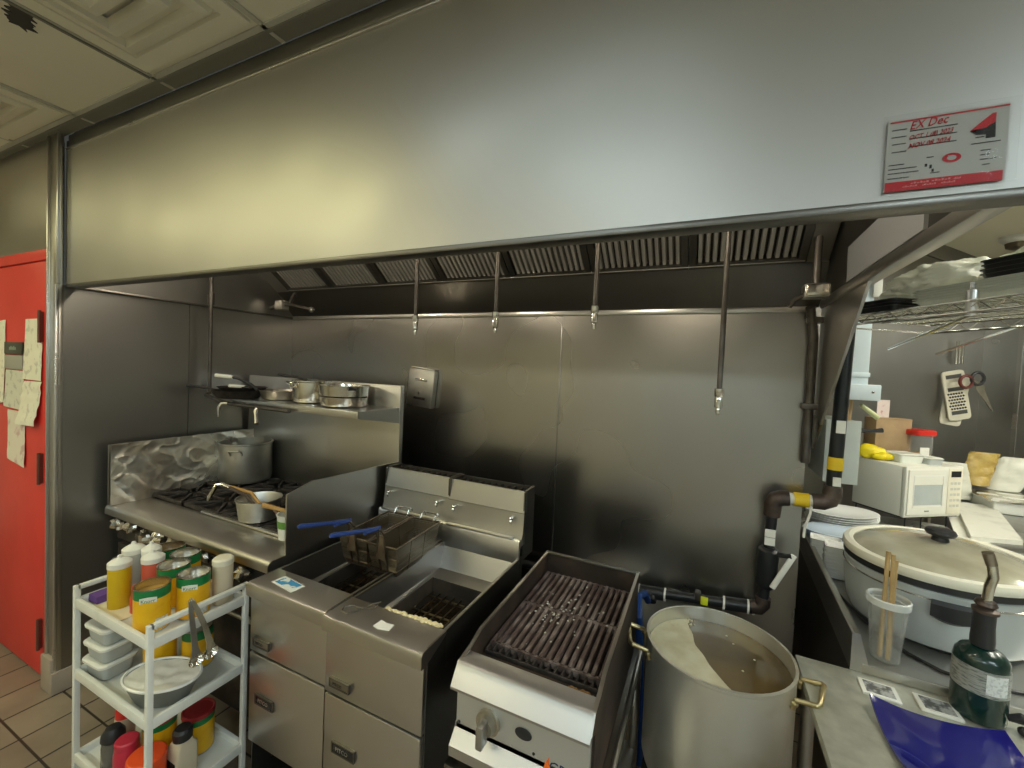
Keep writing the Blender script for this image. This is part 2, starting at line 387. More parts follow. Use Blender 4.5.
# ceiling diffusers: stepped square louvres
def diffuser(name, x0, x1, y0, y1, label):
    d = thing(name, label, 'air vent', ((x0 + x1) / 2, (y0 + y1) / 2, CZ - .05), 0, 'stepped ceiling diffusers')
    fr = MB(); cx, cy = (x0 + x1) / 2, (y0 + y1) / 2; hx, hy = (x1 - x0) / 2, (y1 - y0) / 2
    loft(fr, [[(cx + sx * hx * k, cy + sy * hy * k, z) for sx, sy in ((1, 1), (-1, 1), (-1, -1), (1, -1))] for k, z in ((.98, CZ - .002), (.98, CZ - .010), (.80, CZ - .010), (.76, CZ + .02))], False, True)
    obj('frame', fr, TILEW, d, smooth=False)
    for i, k in enumerate((.74, .50, .26)):
        lv = MB(); zt = CZ - .008 - i * .014
        loft(lv, [[(cx + sx * hx * q, cy + sy * hy * q, z) for sx, sy in ((1, 1), (-1, 1), (-1, -1), (1, -1))] for q, z in ((k + .02, zt + .014), (k, zt - .006), (k - .10, zt - .012), (k - .13, zt + .012))], False, i == 2)
        obj('louvre', lv, TILEW, d, smooth=False)
    return d
diffuser('ceiling_vent', -1.89, -1.30, .24, .83, 'white stepped ceiling diffuser above the middle of the hood')
diffuser('ceiling_vent', -3.15, -2.55, .24, .83, 'white stepped ceiling diffuser at the left edge above the red door')

# unseen troffers: some read off the hood's glow, the rest added for overall light
def troffer(x, y, on, label, w=1.2, l=.58):
    t = thing('ceiling_light', label, 'ceiling light', (x, y, CZ - .03), 0, 'fluorescent troffers behind the photographer')
    obj('housing', MB().box(x - w / 2, x + w / 2, y - l / 2, y + l / 2, CZ - .02, CZ - .002), WHITE, t)
    obj('diffuser', MB().box(x - w / 2 + .03, x + w / 2 - .03, y - l / 2 + .03, y + l / 2 - .03, CZ - .026, CZ - .019), on, t)
LIGHTS = [(-3.79, -.09, TROF_WN), (-2.22, -.09, TROF_WN), (-.665, -.09, TROF_CN), (1.83, -.71, TROF_C), (-3.79, -1.95, TROF_W), (-1.91, -1.95, TROF_W), (-.045, -1.95, TROF_C), (3.2, -1.95, TROF_C)]
for x, y, on in LIGHTS: troffer(x, y, on, 'unseen ceiling troffer behind the photographer')
def troffer2(x, y, on, label):
    t = thing('ceiling_light', label, 'ceiling light', (x, y, CZ2 - .03))
    obj('housing', MB().box(x - .3, x + .3, y - .6, y + .6, CZ2 - .02, CZ2 - .002), WHITE, t)
    obj('diffuser', MB().box(x - .27, x + .27, y - .57, y + .57, CZ2 - .026, CZ2 - .019), on, t)
troffer2(1.9, 1.9, TROF_F, 'unseen ceiling troffer added to light the prep counter'); troffer2(3.4, 3.2, TROF_F, 'unseen ceiling troffer added to light the far prep area')  # out of view, put in to brighten the right side

# ================================================================== HOOD
HX0, HX1, HB = -2.80, .455, 2.034
hood = thing('exhaust_hood', 'long stainless steel exhaust hood hanging over the whole cooking line', 'hood', (-1.2, .92, HB))
fp = MB()
NX = 40
fp.grid(lambda u, v: (HX0 + (HX1 + .06 - HX0) * u, .92 + .0035 * noise.noise(Vector((u * 9, v * 3, 1.3))) * math.sin(PI * u) * math.sin(PI * v), HB + (2.668 - HB) * v), NX, 14, 0)
fp.box(HX0, HX1 + .06, .935, .95, HB, 2.668)
obj('front_panel', fp, S_HOOD, hood, ang=60)
obj('bottom_lip', MB().box(HX0, HX1 + .06, .916, .965, HB - .014, HB + .002, .004), S_DARK, hood)
obj('top_trim', MB().box(HX0, HX1 + .06, .9235, .95, 2.676, CZ - .004, .002), S_APP, hood)
obj('trim_bead', MB().box(HX0, HX1 + .06, .912, .93, 2.664, 2.675, .003), S_BRIGHT, hood)
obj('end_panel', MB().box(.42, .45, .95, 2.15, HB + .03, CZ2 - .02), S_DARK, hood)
obj('end_rail', MB().box(.415, .455, .95, 2.13, HB - .004, HB + .03, .004), S_APP, hood)
obj('end_panel', MB().box(-2.824, -2.80, .95, 2.15, HB, CZ2 - .02), S_LEFT, hood)
obj('left_rail', MB().box(-2.822, -2.794, .95, 2.13, HB - .012, HB, .003), S_DARK, hood)
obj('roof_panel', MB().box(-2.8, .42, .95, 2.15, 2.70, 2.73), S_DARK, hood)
obj('pale_plate', MB().prism([(1.763, 2.182), (1.752, HB + .03), (1.207, HB + .03), (1.207, 2.3), (1.30, 2.235), (1.402, 2.187)][::-1],   .412, .42, 'x'), mat('pale_plate_metal', (.50, .52, .54), .5, .5), hood, label='pale flat plate on the inside of the hood end')  # pale flat plate set against the inside of the end panel
obj('rear_panel', MB().prism([(2.135, 2.036), (2.0, 2.20), (2.006, 2.206), (2.15, 2.05)], -2.80, .415, 'x'), S_DARK, hood)
obj('gutter', MB().box(-2.66, .33, 1.975, 2.008, 2.195, 2.207, .003), S_APP, hood)
obj('wall_flange', MB().box(-2.80, .40, 2.125, 2.142, 2.018, 2.042, .004), S_BRIGHT, hood)
obj('filter_cheek', MB().prism([(2.0, 2.195), (1.6, 2.50), (1.6, 2.7), (2.05, 2.7)], -2.80, -2.665, 'x'), S_APP, hood)
obj('filter_cheek', MB().prism([(2.0, 2.195), (1.6, 2.50), (1.6, 2.7), (2.05, 2.7)], .338, .41, 'x'), S_APP, hood)
# skirt closing the end of the hood down the wall
obj('end_skirt', MB().prism([(1.58, HB), (2.14, HB), (2.14, 1.44)], .425, .434, 'x'), S_WALL, hood, label='triangular end skirt')
BAFF = mat('baffle_steel', (.46, .45, .42), .38, .6)
# baffle filters
fd = Vector((0, 1.62 - 2.0, 2.495 - 2.20)); fl = fd.length; fd.normalize(); fn = Vector((0, -fd.z, fd.y)) if False else Vector((0, -.61, -.79))
fw = (.335 + 2.66) / 7
for i in range(7):
    x0 = -2.66 + fw * i; x1 = x0 + fw
    p0 = Vector((0, 2.0, 2.207))
    M4 = Matrix(((1, 0, 0, 0), (0, fd.y, fd.z, p0.y), (0, fd.z, -fd.y, p0.z), (0, 0, 0, 1)))   # local x, along-slope, normal (up/back)
    m1 = MB()
    for a, b, c, d in ((x0 + .002, x0 + .03, 0, fl), (x1 - .03, x1 - .002, 0, fl), (x0 + .03, x1 - .03, 0, .025), (x0 + .03, x1 - .03, fl - .025, fl)):
        m1.box(a, b, c, d, -.022, .02, mtx=M4)
    f = obj('grease_filter', m1, S_DARK, hood)
    m2 = MB(); ns = 13
    for k in range(ns):
        xc = x0 + .03 + (fw - .06) * (k + .5) / ns
        m2.add([M4 @ Vector(q) for q in ((xc - .007, .022, -.010), (xc + .007, .022, -.010), (xc + .007, fl - .022, -.010), (xc - .007, fl - .022, -.010),
               (xc - .0095, .022, .012), (xc + .0095, .022, .012), (xc + .0095, fl - .022, .012), (xc - .0095, fl - .022, .012))],
               [(0, 1, 2, 3), (4, 7, 6, 5), (0, 4, 5, 1), (1, 5, 6, 2), (2, 6, 7, 3), (3, 7, 4, 0)])
    obj('baffles', m2, BAFF, f)
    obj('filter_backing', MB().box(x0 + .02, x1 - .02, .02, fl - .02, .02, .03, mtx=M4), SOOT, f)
for x, y in ((-2.35, 1.18), (-1.25, 1.18), (-.15, 1.18)):
    t = thing('hood_lamp', 'warm jar lamp up inside the hood behind its front panel', 'lamp', (x, y, 2.34), 0, 'hood lamps')
    obj('lamp_base', MB().lathe([(0, 2.695), (.05, 2.695), (.05, 2.44), (.035, 2.43), (0, 2.43)], 16, (x, y, 0)), S_APP, t)
    obj('lamp_globe', MB().lathe([(0, 2.34), (.03, 2.35), (.042, 2.39), (.032, 2.428)], 16, (x, y, 0)), LAMPON, t)
# fire suppression drops hanging from the hood
NL = ['shortest fire suppression drop pipe, leftmost of four over the fryers', 'thin fire suppression drop pipe over the join of the two fryers',
      'thin fire suppression drop pipe in front of the wall seam, right of the fryers', 'long fire suppression drop pipe hanging lowest over the stockpot']
for (x, y, zb), lab in zip(((-1.179, 1.5, 1.867), (-.78, 1.5, 1.876), (-.377, 1.5, 1.890), (.042, 1.5, 1.615)), NL):
    t = thing('drop_pipe', lab, 'pipe', (x, y, zb), 0, 'fire suppression drops')
    obj('pipe', MB().cyl((x, y, zb + .05), (x, y, 2.70), .0085, n=12), GREASY, t)
    obj('nozzle', MB().lathe([(0, zb - .012), (.006, zb - .012), (.008, zb), (.006, zb + .008), (.0125, zb + .012), (.0125, zb + .04), (.011, zb + .045), (.0145, zb + .05), (.0145, zb + .072), (.009, zb + .074)], 12, (x, y, 0)), CHROME, t)
# riser and nozzles serving the range, running down the left side
xp, yp = -2.74, 1.53
t = thing('suppression_pipe', 'dark fire suppression pipe running down the left side to the shelf', 'pipe', (xp, yp, 1.48))
obj('pipe', MB().cyl((xp, yp, 1.49), (xp, yp, 2.70), .011, n=12), GREASY, t)
obj('coupling', MB().cyl((xp, yp, 2.03), (xp, yp, 2.10), .018, n=12), GREASY, t)
xs = -2.44
obj('branch_pipe', MB().tube([(xp, yp, 1.50), (xp + .02, yp - .03, 1.485), (xs - .04, 1.475, 1.455), (-1.95, 1.475, 1.452)], .010, 10), GREASY, t)
obj('nozzle', MB().tube([(xs - .02, 1.472, 1.457), (xs - .045, 1.455, 1.455), (xs - .055, 1.445, 1.43), (xs - .055, 1.445, 1.38)], [.010, .010, .011, .007], 10), S_APP, t)
obj('nozzle', MB().tube([(-2.2, 1.472, 1.45), (-2.2, 1.462, 1.43), (-2.185, 1.455, 1.41), (-2.155, 1.44, 1.37)], [.010, .012, .009, .012], 10), S_APP, t)
# conduit boxes up in the corners
t = thing('conduit_box', 'small junction box with conduit under the right end of the hood', 'junction box', (.355, 1.9, 2.03))
obj('box', MB().box(.315, .397, 1.87, 1.93, 2.035, 2.088, .008), ALU, t)
obj('cover', MB().box(.322, .39, 1.862, 1.871, 2.041, 2.082, .003), STEELPAN, t)
obj('conduit', MB().tube([(.356, 1.9, 2.085), (.356, 1.91, 2.2), (.365, 1.93, 2.55)], .014, 12), GREASY, t)
obj('conduit', MB().tube([(.32, 1.9, 2.05), (.29, 1.9, 2.03), (.275, 1.9, 2.005)], .009, 10), GREASY, t)
t = thing('wall_conduit', 'vertical conduit strapped to the right end of the back wall', 'conduit', (.40, 2.1, 1.4))
obj('conduit', MB().tube([(.375, 2.08, 2.03), (.385, 2.10, 2.0), (.40, 2.11, 1.9), (.40, 2.115, 1.38)], .017, 12), GREASY, t)
for z in (1.98, 1.62): obj('strap', MB().box(.372, .428, 2.09, 2.139, z - .012, z + .012, .003), GREASY, t)
t = thing('conduit_box', 'small junction box with pipe stubs in the left rear corner of the hood', 'junction box', (-2.66, 1.95, 2.06))
obj('box', MB().box(-2.73, -2.655, 1.93, 1.99, 2.062, 2.125, .006), ALU, t)
obj('conduit', MB().tube([(-2.66, 1.96, 2.10), (-2.60, 1.96, 2.098), (-2.55, 1.97, 2.085), (-2.48, 2.05, 2.07)], .011, 10), GREASY, t)
obj('conduit', MB().tube([(-2.60, 1.955, 2.11), (-2.575, 1.955, 2.15), (-2.555, 1.955, 2.17)], [.011, .011, .014], 10), GREASY, t)
obj('conduit', MB().tube([(-2.73, 1.96, 2.09), (-2.80, 1.96, 2.08)], .013, 10), GREASY, t)
obj('elbow', MB().ball((-2.50, 2.04, 2.072), .02), ALU, t)

# service tag in a clear sleeve on the hood front
t = thing('service_tag', 'red and grey service certificate in clear film on the hood front', 'notice', (.33, .917, 2.05))
sk = lambda u, v: (.257 + .147 * u, .9165, 2.048 + .118 * v + .0 * u)
def tagrect(u0, u1, v0, v1, d): 
    p = [sk(u0, v0), sk(u1, v0), sk(u1, v1), sk(u0, v1)]
    mb = MB(); q = [(a, .9165 - d, c) for a, _, c in p]; q2 = [(a, .9165 - d + .0004, c) for a, _, c in p]
    return mb.add(q + q2, [(0, 1, 2, 3), (7, 6, 5, 4), (0, 4, 5, 1), (1, 5, 6, 2), (2, 6, 7, 3), (3, 7, 4, 0)])
obj('card', tagrect(0, 1, 0, 1, .001), SERVICE, t)
rd = tagrect(.01, .985, .0, .135, .0015); rd2 = tagrect(.02, 1, .965, .985, .0015); rd.add(rd2.v, rd2.f)
rd.prism([(sk(u, v)[0], sk(u, v)[2]) for u, v in ((.70, .70), (.80, .82), (.87, .90), (.90, .90), (.90, .78), (.86, .75), (.83, .72), (.77, .71), (.75, .67))], .9146, .9150, 'y')
rd.lathe([(.0095, 0), (.0095, .0004), (.005, .0004), (.005, 0), (.0095, 0)], 20, (0, 0, 0), 1.2, .8, Matrix.Translation((.257 + .147 * .57, .9150, 2.048 + .118 * .38)) @ Matrix.Rotation(PI / 2, 4, 'X'))
obj('red_print', rd, TAGRED, t, smooth=False)
bk = MB()
bk.prism([(sk(u, v)[0], sk(u, v)[2]) for u, v in ((.70, .70), (.77, .71), (.83, .72), (.86, .75), (.90, .78), (.905, .58), (.83, .58), (.83, .63), (.75, .64))], .9146, .9150, 'y')
for u0, u1, v in ((.04, .17, .86), (.04, .17, .76), (.05, .17, .66), (.05, .18, .55), (.03, .17, .37), (.03, .28, .31), (.03, .30, .25), (.03, .22, .18), (.72, .95, .52), (.75, .82, .60), (.80, .88, .42), (.80, .87, .36), (.80, .94, .30), (.82, .88, .23), (.36, .42, .42), (.40, .48, .20), (.20, .6, .82), (.2, .6, .71), (.2, .6, .60)):
    r = tagrect(u0, u1, v, v + .012, .0015); bk.add(r.v, r.f)
for u0, u1, v0, v1 in ((.35, .37, .30, .34), (.39, .41, .27, .32), (.41, .43, .22, .26)):
    r = tagrect(u0, u1, v0, v1, .0015); bk.add(r.v, r.f)
obj('black_print', bk, TAGBLK, t, smooth=False)
hw = MB()
for s, u, v, sz in (('EX Dec', .19, .84, .021), ('OCT 1 (8) 2023', .19, .70, .0115), ('NOV 08 2024', .19, .58, .0125)):
    tm = text_mb(s, sz * .82, Matrix.Translation(sk(u, v)) @ Matrix.Translation((0, -.0022, 0)) @ Matrix.Rotation(.06, 4, 'Y').inverted() @ Matrix.Rotation(PI / 2, 4, 'X') @ Matrix(((.88, .32, 0, 0), (0, 1.1, 0, 0), (0, 0, 1, 0), (0, 0, 0, 1)))); hw.add(tm.v, tm.f)
obj('handwriting', hw, TAGRED, t, smooth=False)
lt = MB()
for u0, u1, v in ((.24, .40, .085), (.42, .58, .09), (.60, .66, .085), (.17, .30, .045), (.34, .46, .045), (.50, .62, .045)):
    for k in range(6):
        q = tagrect(u0 + (u1 - u0) * k / 6, u0 + (u1 - u0) * (k + .7) / 6, v, v + .012 + .01 * (k % 2), .002); lt.add(q.v, q.f)
obj('faded_print', lt, mat('faded_pink_print', (.62, .22, .22), .5), t, smooth=False)
obj('film', MB().grid(lambda u, v: (.250 + .165 * u, .9125 - .0022 * noise.noise(Vector((u * 6, v * 5, 2))) - .001, 2.043 + .130 * v), 22, 16, .0004), PLASTICFILM, t)
# small steel plate hung on the back wall
t = thing('wall_plate', 'small tilted steel outlet box on the back wall right of the shelf', 'outlet box', (-1.6, 2.13, 1.46), 0)
Mp = Matrix.Translation((-1.595, 2.13, 1.58)) @ Matrix.Rotation(.09, 4, 'Y')
obj('plate', MB().box(-.096, .096, -.035, .008, -.115, .115, .006, Mp), ALU, t)
obj('top_flange', MB().box(-.09, .09, -.03, .008, .114, .126, .003, Mp), ALU, t)
obj('slot', MB().box(-.04, .05, -.041, -.034, .045, .060, .003, Mp), CHROME, t)
obj('slot', MB().box(-.04, .045, -.038, -.034, -.070, -.055, .003, Mp), SOOT, t)
obj('latch', MB().cyl(Mp @ Vector((0, -.044, -.03)), Mp @ Vector((0, -.034, -.03)), .009, n=12), CHROME, t)

# ================================================================== RANGE
RX0, RX1, RY0, RY1 = -2.78, -1.505, 1.09, 1.80
rg = thing('gas_range', 'wide gas range with greasy black burners at the left end of the line', 'stove', ((RX0 + RX1) / 2, 1.4, FZ))
obj('body', MB().box(RX0, RX1, 1.15, RY1, .16, .885, .004), SOOT, rg)
obj('top_tray', MB().box(RX0 + .005, RX1 - .005, 1.2, RY1, .885, .905), SOOT, rg)
fr = MB(); prof = [(1.055, .888), (1.055, .915), (1.060, .925), (1.072, .932), (1.235, .934), (1.235, .905), (1.10, .888)]
fr.prism(prof, RX0 + .015, RX1 + .01, 'x'); obj('front_rail', fr, S_APP, rg)
obj('grease_bar', MB().box(-2.25, -1.535, 1.225, 1.262, .936, .948, .003), S_BRIGHT, rg, label='loose pale steel bar lying behind the front rail')
obj('control_panel', MB().box(RX0, RX1, 1.115, 1.15, .74, .885), SOOT, rg)
ob = MB()
for k, x in enumerate((-2.55, -2.05)): pass
obj('oven_door', MB().box(RX0 + .01, -2.15, 1.11, 1.15, .20, .72, .006), SOOT, rg)
obj('oven_door', MB().box(-2.13, RX1 - .01, 1.11, 1.15, .20, .72, .006), SOOT, rg)
for a, b in ((-2.7, -2.25), (-2.05, -1.6)): obj('door_handle', MB().tube([(a, 1.11, .66), (a, 1.07, .66), (b, 1.07, .66), (b, 1.11, .66)], .011, 8), S_APP, rg)
for x, y in ((RX0 + .06, 1.2), (RX1 - .06, 1.2), (RX0 + .06, 1.75), (RX1 - .06, 1.75)): obj('leg', MB().cyl((x, y, FZ), (x, y, .165), .022, .03, 12), SOOT, rg)
# knobs wrapped in crumpled foil
for i in range(9):
    x = -2.70 + i * .125
    kb = MB().ball((x, 1.092, .838 + .012 * math.sin(i * 2.2)), .036, 14, .9)
    for j, v in enumerate(kb.v):
        q = Vector(v); c = Vector((x, 1.092, .838)); kb.v[j] = tuple(c + (q - c) * (1 + .55 * noise.noise(q * 55)))
    obj('foil_wrapped_knob', kb, FOIL, rg, ang=12, label='knob wrapped in crumpled foil')
# left side guard wrapped in old foil
def foilg(u, v):
    y = 1.06 + .74 * u; z = .934 + (.316) * v
    q = Vector((y * 9 + z * 7, z * 10 - y * 4, 3)); rid = (1 - abs(noise.noise(q)) * 2.2) ** 3; q2 = Vector((y * 21 - z * 13, z * 19 + y * 6, 8)); rid2 = (1 - abs(noise.noise(q2)) * 2.2) ** 3
    e = .0065 * max(0, rid) * max(.25, 1.15 - 1.2 * u) + .002 * max(0, rid2)
    return (-2.726 + e + .008 * noise.noise(Vector((y * 9, z * 13, 4))) + .016 * abs(noise.noise(Vector((y * 5 + z * 6, z * 5 - y * 3, 9)))), y, z + .004 * noise.noise(Vector((y * 20, 0, 1))) * v)
obj('side_guard', MB().box(-2.752, -2.739, 1.06, 1.80, .934, 1.245), S_APP, rg)
obj('foil_sheet', MB().grid(foilg, 110, 60, .002), FOIL_OLD, rg, ang=16, label='side guard wrapped in wrinkled greasy foil')
# right splash guard, back guard and high shelf
obj('splash_guard', MB().prism([(1.13, .86), (1.13, 1.178), (1.25, 1.208), (1.80, 1.19), (1.80, .86)], -1.502, -1.494, 'x'), S_APP, rg, label='upright steel splash guard beside the fryers')
obj('back_guard', MB().box(RX0, -1.497, 1.80, 1.83, .80, 1.605, .003), S_APP, rg)
sh = MB().box(-2.46, -1.5, 1.5, 1.80, 1.478, 1.484); sh.box(-2.46, -1.5, 1.498, 1.504, 1.450, 1.484, .001)
sh.prism([(1.50, 1.45), (1.80, 1.40), (1.80, 1.478), (1.50, 1.478)], -1.506, -1.50, 'x'); sh.prism([(1.50, 1.45), (1.80, 1.40), (1.80, 1.478), (1.50, 1.478)], -2.46, -2.454, 'x')
obj('high_shelf', sh, S_BRIGHT, rg)
# burners and grates
def grate_mb(cx, cy, hx, hy, z):
    g = MB(); t = .007
    for a, b, c, d in ((cx - hx, cx + hx, cy - hy, cy - hy + 2 * t), (cx - hx, cx + hx, cy + hy - 2 * t, cy + hy), (cx - hx, cx - hx + 2 * t, cy - hy, cy + hy), (cx + hx - 2 * t, cx + hx, cy - hy, cy + hy)):
        g.box(a, b, c, d, z - .022, z - .004, .003)
    for k in range(8):
        a = PI * k / 4 + .39 * 0; e = .035
        ux, uy = math.cos(a), math.sin(a); L = min(hx / max(abs(ux), 1e-6), hy / max(abs(uy), 1e-6)) - t
        m = Matrix.Translation((cx, cy, 0)) @ Matrix.Rotation(a, 4, 'Z')
        g.box(e, L, -t * .8, t * .8, z - .018, z, .002, m)
    for sx in (-1, 1):
        for sy in (-1, 1): g.box(cx + sx * (hx - .02) - .008, cx + sx * (hx - .02) + .008, cy + sy * (hy - .02) - .008, cy + sy * (hy - .02) + .008, .905, z - .018)
    return g
GZ = .958
for i in range(4):
    for j in range(2):
        cx = -2.585 + i * .31; cy = 1.375 + j * .285
        obj('burner', MB().lathe([(.06, .905), (.055, .92), (.045, .925), (.045, .932), (.03, .938), (0, .938)], 20, (cx, cy, 0)), CAST, rg)
        obj('burner_grate', grate_mb(cx, cy, .15, .138, GZ), CAST, rg)

# -------- things on the range
def stockpot(name, cx, cy, z, r, h, label, m=ALU, hm=ALU, lugs=None, wall=.004, rim=.006):
    t = thing(name, label, 'pot', (cx, cy, z))
    obj('body', MB().lathe([(0, z), (r - .015, z), (r - .004, z + .006), (r, z + .02), (r, z + h - .012), (r + rim, z + h - .008), (r + rim, z + h - .001), (r - wall, z + h), (r - wall, z + .02), (r - .02, z + .008), (0, z + .008)], 48, (cx, cy, 0)), m, t)
    for a in lugs or ():
        u = Vector((math.cos(a), math.sin(a), 0)); s = Vector((-u.y, u.x, 0)); o = Vector((cx, cy, z)) + u * (r - .001)
        k = .058 if r > .2 else .032; out = .062 if r > .2 else .028; zh = h * (.93 if r > .2 else .80); rr = .0075 if r > .2 else .005
        obj('handle', MB().tube([o + s * k + Vector((0, 0, zh - k * .5)), o + s * k + u * .008 + Vector((0, 0, zh)), o + s * k + u * (out - .006) + Vector((0, 0, zh + .012)), o + s * (k - .008) + u * out + Vector((0, 0, zh + .014)),
              o - s * (k - .008) + u * out + Vector((0, 0, zh + .014)), o - s * k + u * (out - .006) + Vector((0, 0, zh + .012)), o - s * k + u * .008 + Vector((0, 0, zh)), o - s * k + Vector((0, 0, zh - k * .5))], rr, 10), hm, t)
        for sg in (-1, 1): obj('rivet', MB().ball(o + s * k * sg + u * .005 + Vector((0, 0, zh - .012)), rr * 1.3, 8), hm, t)
    return t
stockpot('stockpot', -2.585, 1.665, GZ, .142, .243, 'dull aluminium stockpot standing at the back of the range against the foil', lugs=(-.95, 2.2))
def saucepan(name, cx, cy, z, r, h, label, m, hm, ang, hl, rise=.05, grip=None, taper=.86, cat='pan', parent_only=None, tilt=0):
    t = thing(name, label, cat, (cx, cy, z))
    obj('body', MB().lathe([(0, z), (r * taper - .01, z), (r * taper, z + .005), (r - .002, z + h * .9), (r + .004, z + h), (r - .002, z + h), (r - .006, z + h * .9), (r * taper - .006, z + .01), (0, z + .006)], 40, (cx, cy, 0)), m, t)
    u = Vector((math.cos(ang), math.sin(ang), 0)); o = Vector((cx, cy, z + h * .8)) + u * r
    pts = [o - u * .004, o + u * hl * .12 + Vector((0, 0, .004)), o + u * hl * .35 + Vector((0, 0, rise * .6)), o + u * hl * .7 + Vector((0, 0, rise * .9)), o + u * hl + Vector((0, 0, rise))]
    obj('handle', MB().tube(pts, [.009, .008, .0075, .0075, .008], 10), hm, t)
    if grip: obj('grip', MB().tube([o + u * hl * .62 + Vector((0, 0, rise * .86)), o + u * hl + Vector((0, 0, rise)), o + u * (hl + .004) + Vector((0, 0, rise))], [.0115, .0115, .008], 12), grip, t)
    return t
sp = saucepan('saucepan', -1.90, 1.29, GZ, .096, .10, 'dented aluminium saucepan with tools in it, in the middle of the range', ALU, mat('dark_pan_handle', (.12, .07, .05), .5), -.15, .20, -.035)
L1 = thing('ladle', 'steel ladle with a hooked handle leaning out of the saucepan', 'ladle', (-1.93, 1.29, GZ + .02))
obj('handle', MB().tube([(-1.91, 1.30, GZ + .03), (-2.0, 1.30, GZ + .085), (-2.17, 1.28, GZ + .125), (-2.19, 1.265, GZ + .12), (-2.205, 1.24, GZ + .06), (-2.205, 1.235, GZ + .045)], [.006, .006, .009, .010, .011, .007], 8), STEELPAN, L1)
obj('bowl', MB().lathe([(0, -.028), (.022, -.022), (.033, 0), (.031, 0), (.02, -.02), (0, -.025)], 20, (-1.885, 1.295, GZ + .042)), STEELPAN, L1)
L2 = solo('wooden_spoon', MB().tube([(-1.88, 1.31, GZ + .03), (-1.985, 1.305, GZ + .105), (-2.15, 1.29, GZ + .115)], [.008, .0075, .009], 8), WOOD, 'long wooden spoon leaning out of the saucepan to the left', 'spoon')
L3 = solo('wooden_spatula', MB().tube([(-1.87, 1.285, GZ + .03), (-1.975, 1.275, GZ + .10), (-2.075, 1.26, GZ + .125)], [.008, .0075, .009], 8), mat('dark_tool_handle', (.06, .04, .03), .5), 'dark handled tool standing in the saucepan', 'spatula')
tb = thing('ladle_tub', 'pale tub with a green band beside the splash guard', 'tub', (-1.585, 1.215, GZ))
obj('body', MB().lathe([(0, GZ), (.042, GZ), (.05, GZ + .1), (.053, GZ + .104), (.048, GZ + .104), (.042, GZ + .01), (0, GZ + .006)], 28, (-1.585, 1.215, 0)), WHITE, tb)
obj('band', MB().lathe([(.0462, GZ + .05), (.0472, GZ + .05), (.0497, GZ + .08), (.0487, GZ + .08)], 28, (-1.585, 1.215, 0)), mat('leaf_green_print', (.12, .28, .05), .5), tb)
solo('wooden_spoon', MB().tube([(-1.575, 1.225, GZ + .02), (-1.60, 1.205, GZ + .115), (-1.68, 1.155, GZ + .14)], [.007, .008, .011], 8), WOOD, 'pale wooden spoon leaning out of the green banded tub', 'spoon')

# -------- pans on the high shelf
SZ = 1.485
def skillet(cx, cy, z, r, label, m, ang, hl, rise, grip, h=.045):
    return saucepan('skillet', cx, cy, z, r, h, label, m, BLACK if m is not STEELPAN else BLACK, ang, hl, rise, grip, .78, 'frying pan')
skillet(-2.46, 1.53, SZ, .135, 'black skillet at the left end of the shelf, handle pointing left', CAST, 3.45, .20, .02, None)
skillet(-2.45, 1.55, SZ + .030, .125, 'upper black skillet with a white tipped handle, stacked at the left end of the shelf', CAST, -2.75, .001, .0, None, .035)
hd = MB()
k1 = [p for p in bpy.data.objects if p.name.startswith('skillet')][-1]
for ch in list(k1.children):
    if ch.name.startswith('handle'): bpy.data.objects.remove(ch)
obj('handle', MB().tube([(-2.32, 1.55, SZ + .055), (-2.35, 1.53, SZ + .085), (-2.40, 1.49, SZ + .118), (-2.45, 1.47, SZ + .124)], [.010, .009, .009, .008], 10), BLACK, k1)
obj('grip', MB().tube([(-2.425, 1.475, SZ + .122), (-2.52, 1.44, SZ + .128)], .011, 12), WHITEP, k1, label='white sleeve on the handle')
t = saucepan('skillet', -2.26, 1.66, SZ, .118, .055, 'grey saute pan on the shelf between the black skillets and the pot', mat('grey_pan', (.40, .38, .34), .4, 1.), BLACK, -2.5, .001, 0, None, .85, 'frying pan')
for ch in list(t.children):
    if ch.name.startswith('handle'): bpy.data.objects.remove(ch)
obj('handle', MB().tube([(-2.32, 1.58, SZ + .045), (-2.36, 1.55, SZ + .055), (-2.39, 1.53, SZ + .066), (-2.43, 1.515, SZ + .068)], [.010, .009, .009, .008], 10), BLACK, t)
obj('grip', MB().tube([(-2.395, 1.53, SZ + .067), (-2.485, 1.495, SZ + .070)], .010, 12), WHITEP, t, label='white sleeve on the handle')
t = stockpot('stockpot', -2.01, 1.66, SZ, .098, .125, 'bright steel pot on the shelf, behind the wide pan', STEELPAN, STEELPAN, (-1.9,))
obj('lid_handle', MB().tube([(-2.0, 1.62, SZ + .125), (-2.06, 1.60, SZ + .14), (-2.16, 1.56, SZ + .15)], [.007, .008, .007], 8), BLACK, t)
t = thing('braising_pan', 'wide shiny pan nested on another at the right end of the shelf', 'pan', (-1.745, 1.645, SZ + .055))
cx, cy = -1.745, 1.645
obj('body', MB().lathe([(0, SZ + .052), (.10, SZ + .052), (.122, SZ + .058), (.128, SZ + .11), (.131, SZ + .113), (.125, SZ + .113), (.118, SZ + .065), (0, SZ + .06)], 44, (cx, cy, 0)), STEELPAN, t)
obj('handle', MB().tube([(cx + .10, cy - .07, SZ + .095), (cx + .125, cy - .09, SZ + .098), (cx + .135, cy - .06, SZ + .098), (cx + .118, cy - .03, SZ + .095)], .006, 8), BLACK, t)
t = thing('braising_pan', 'lower shiny pan standing on the right end of the shelf under the wide pan', 'pan', (cx, cy, SZ))
obj('body', MB().lathe([(0, SZ), (.10, SZ), (.115, SZ + .006), (.121, SZ + .048), (.124, SZ + .051), (.118, SZ + .051), (.112, SZ + .01), (0, SZ + .005)], 44, (cx, cy, 0)), STEELPAN, t)

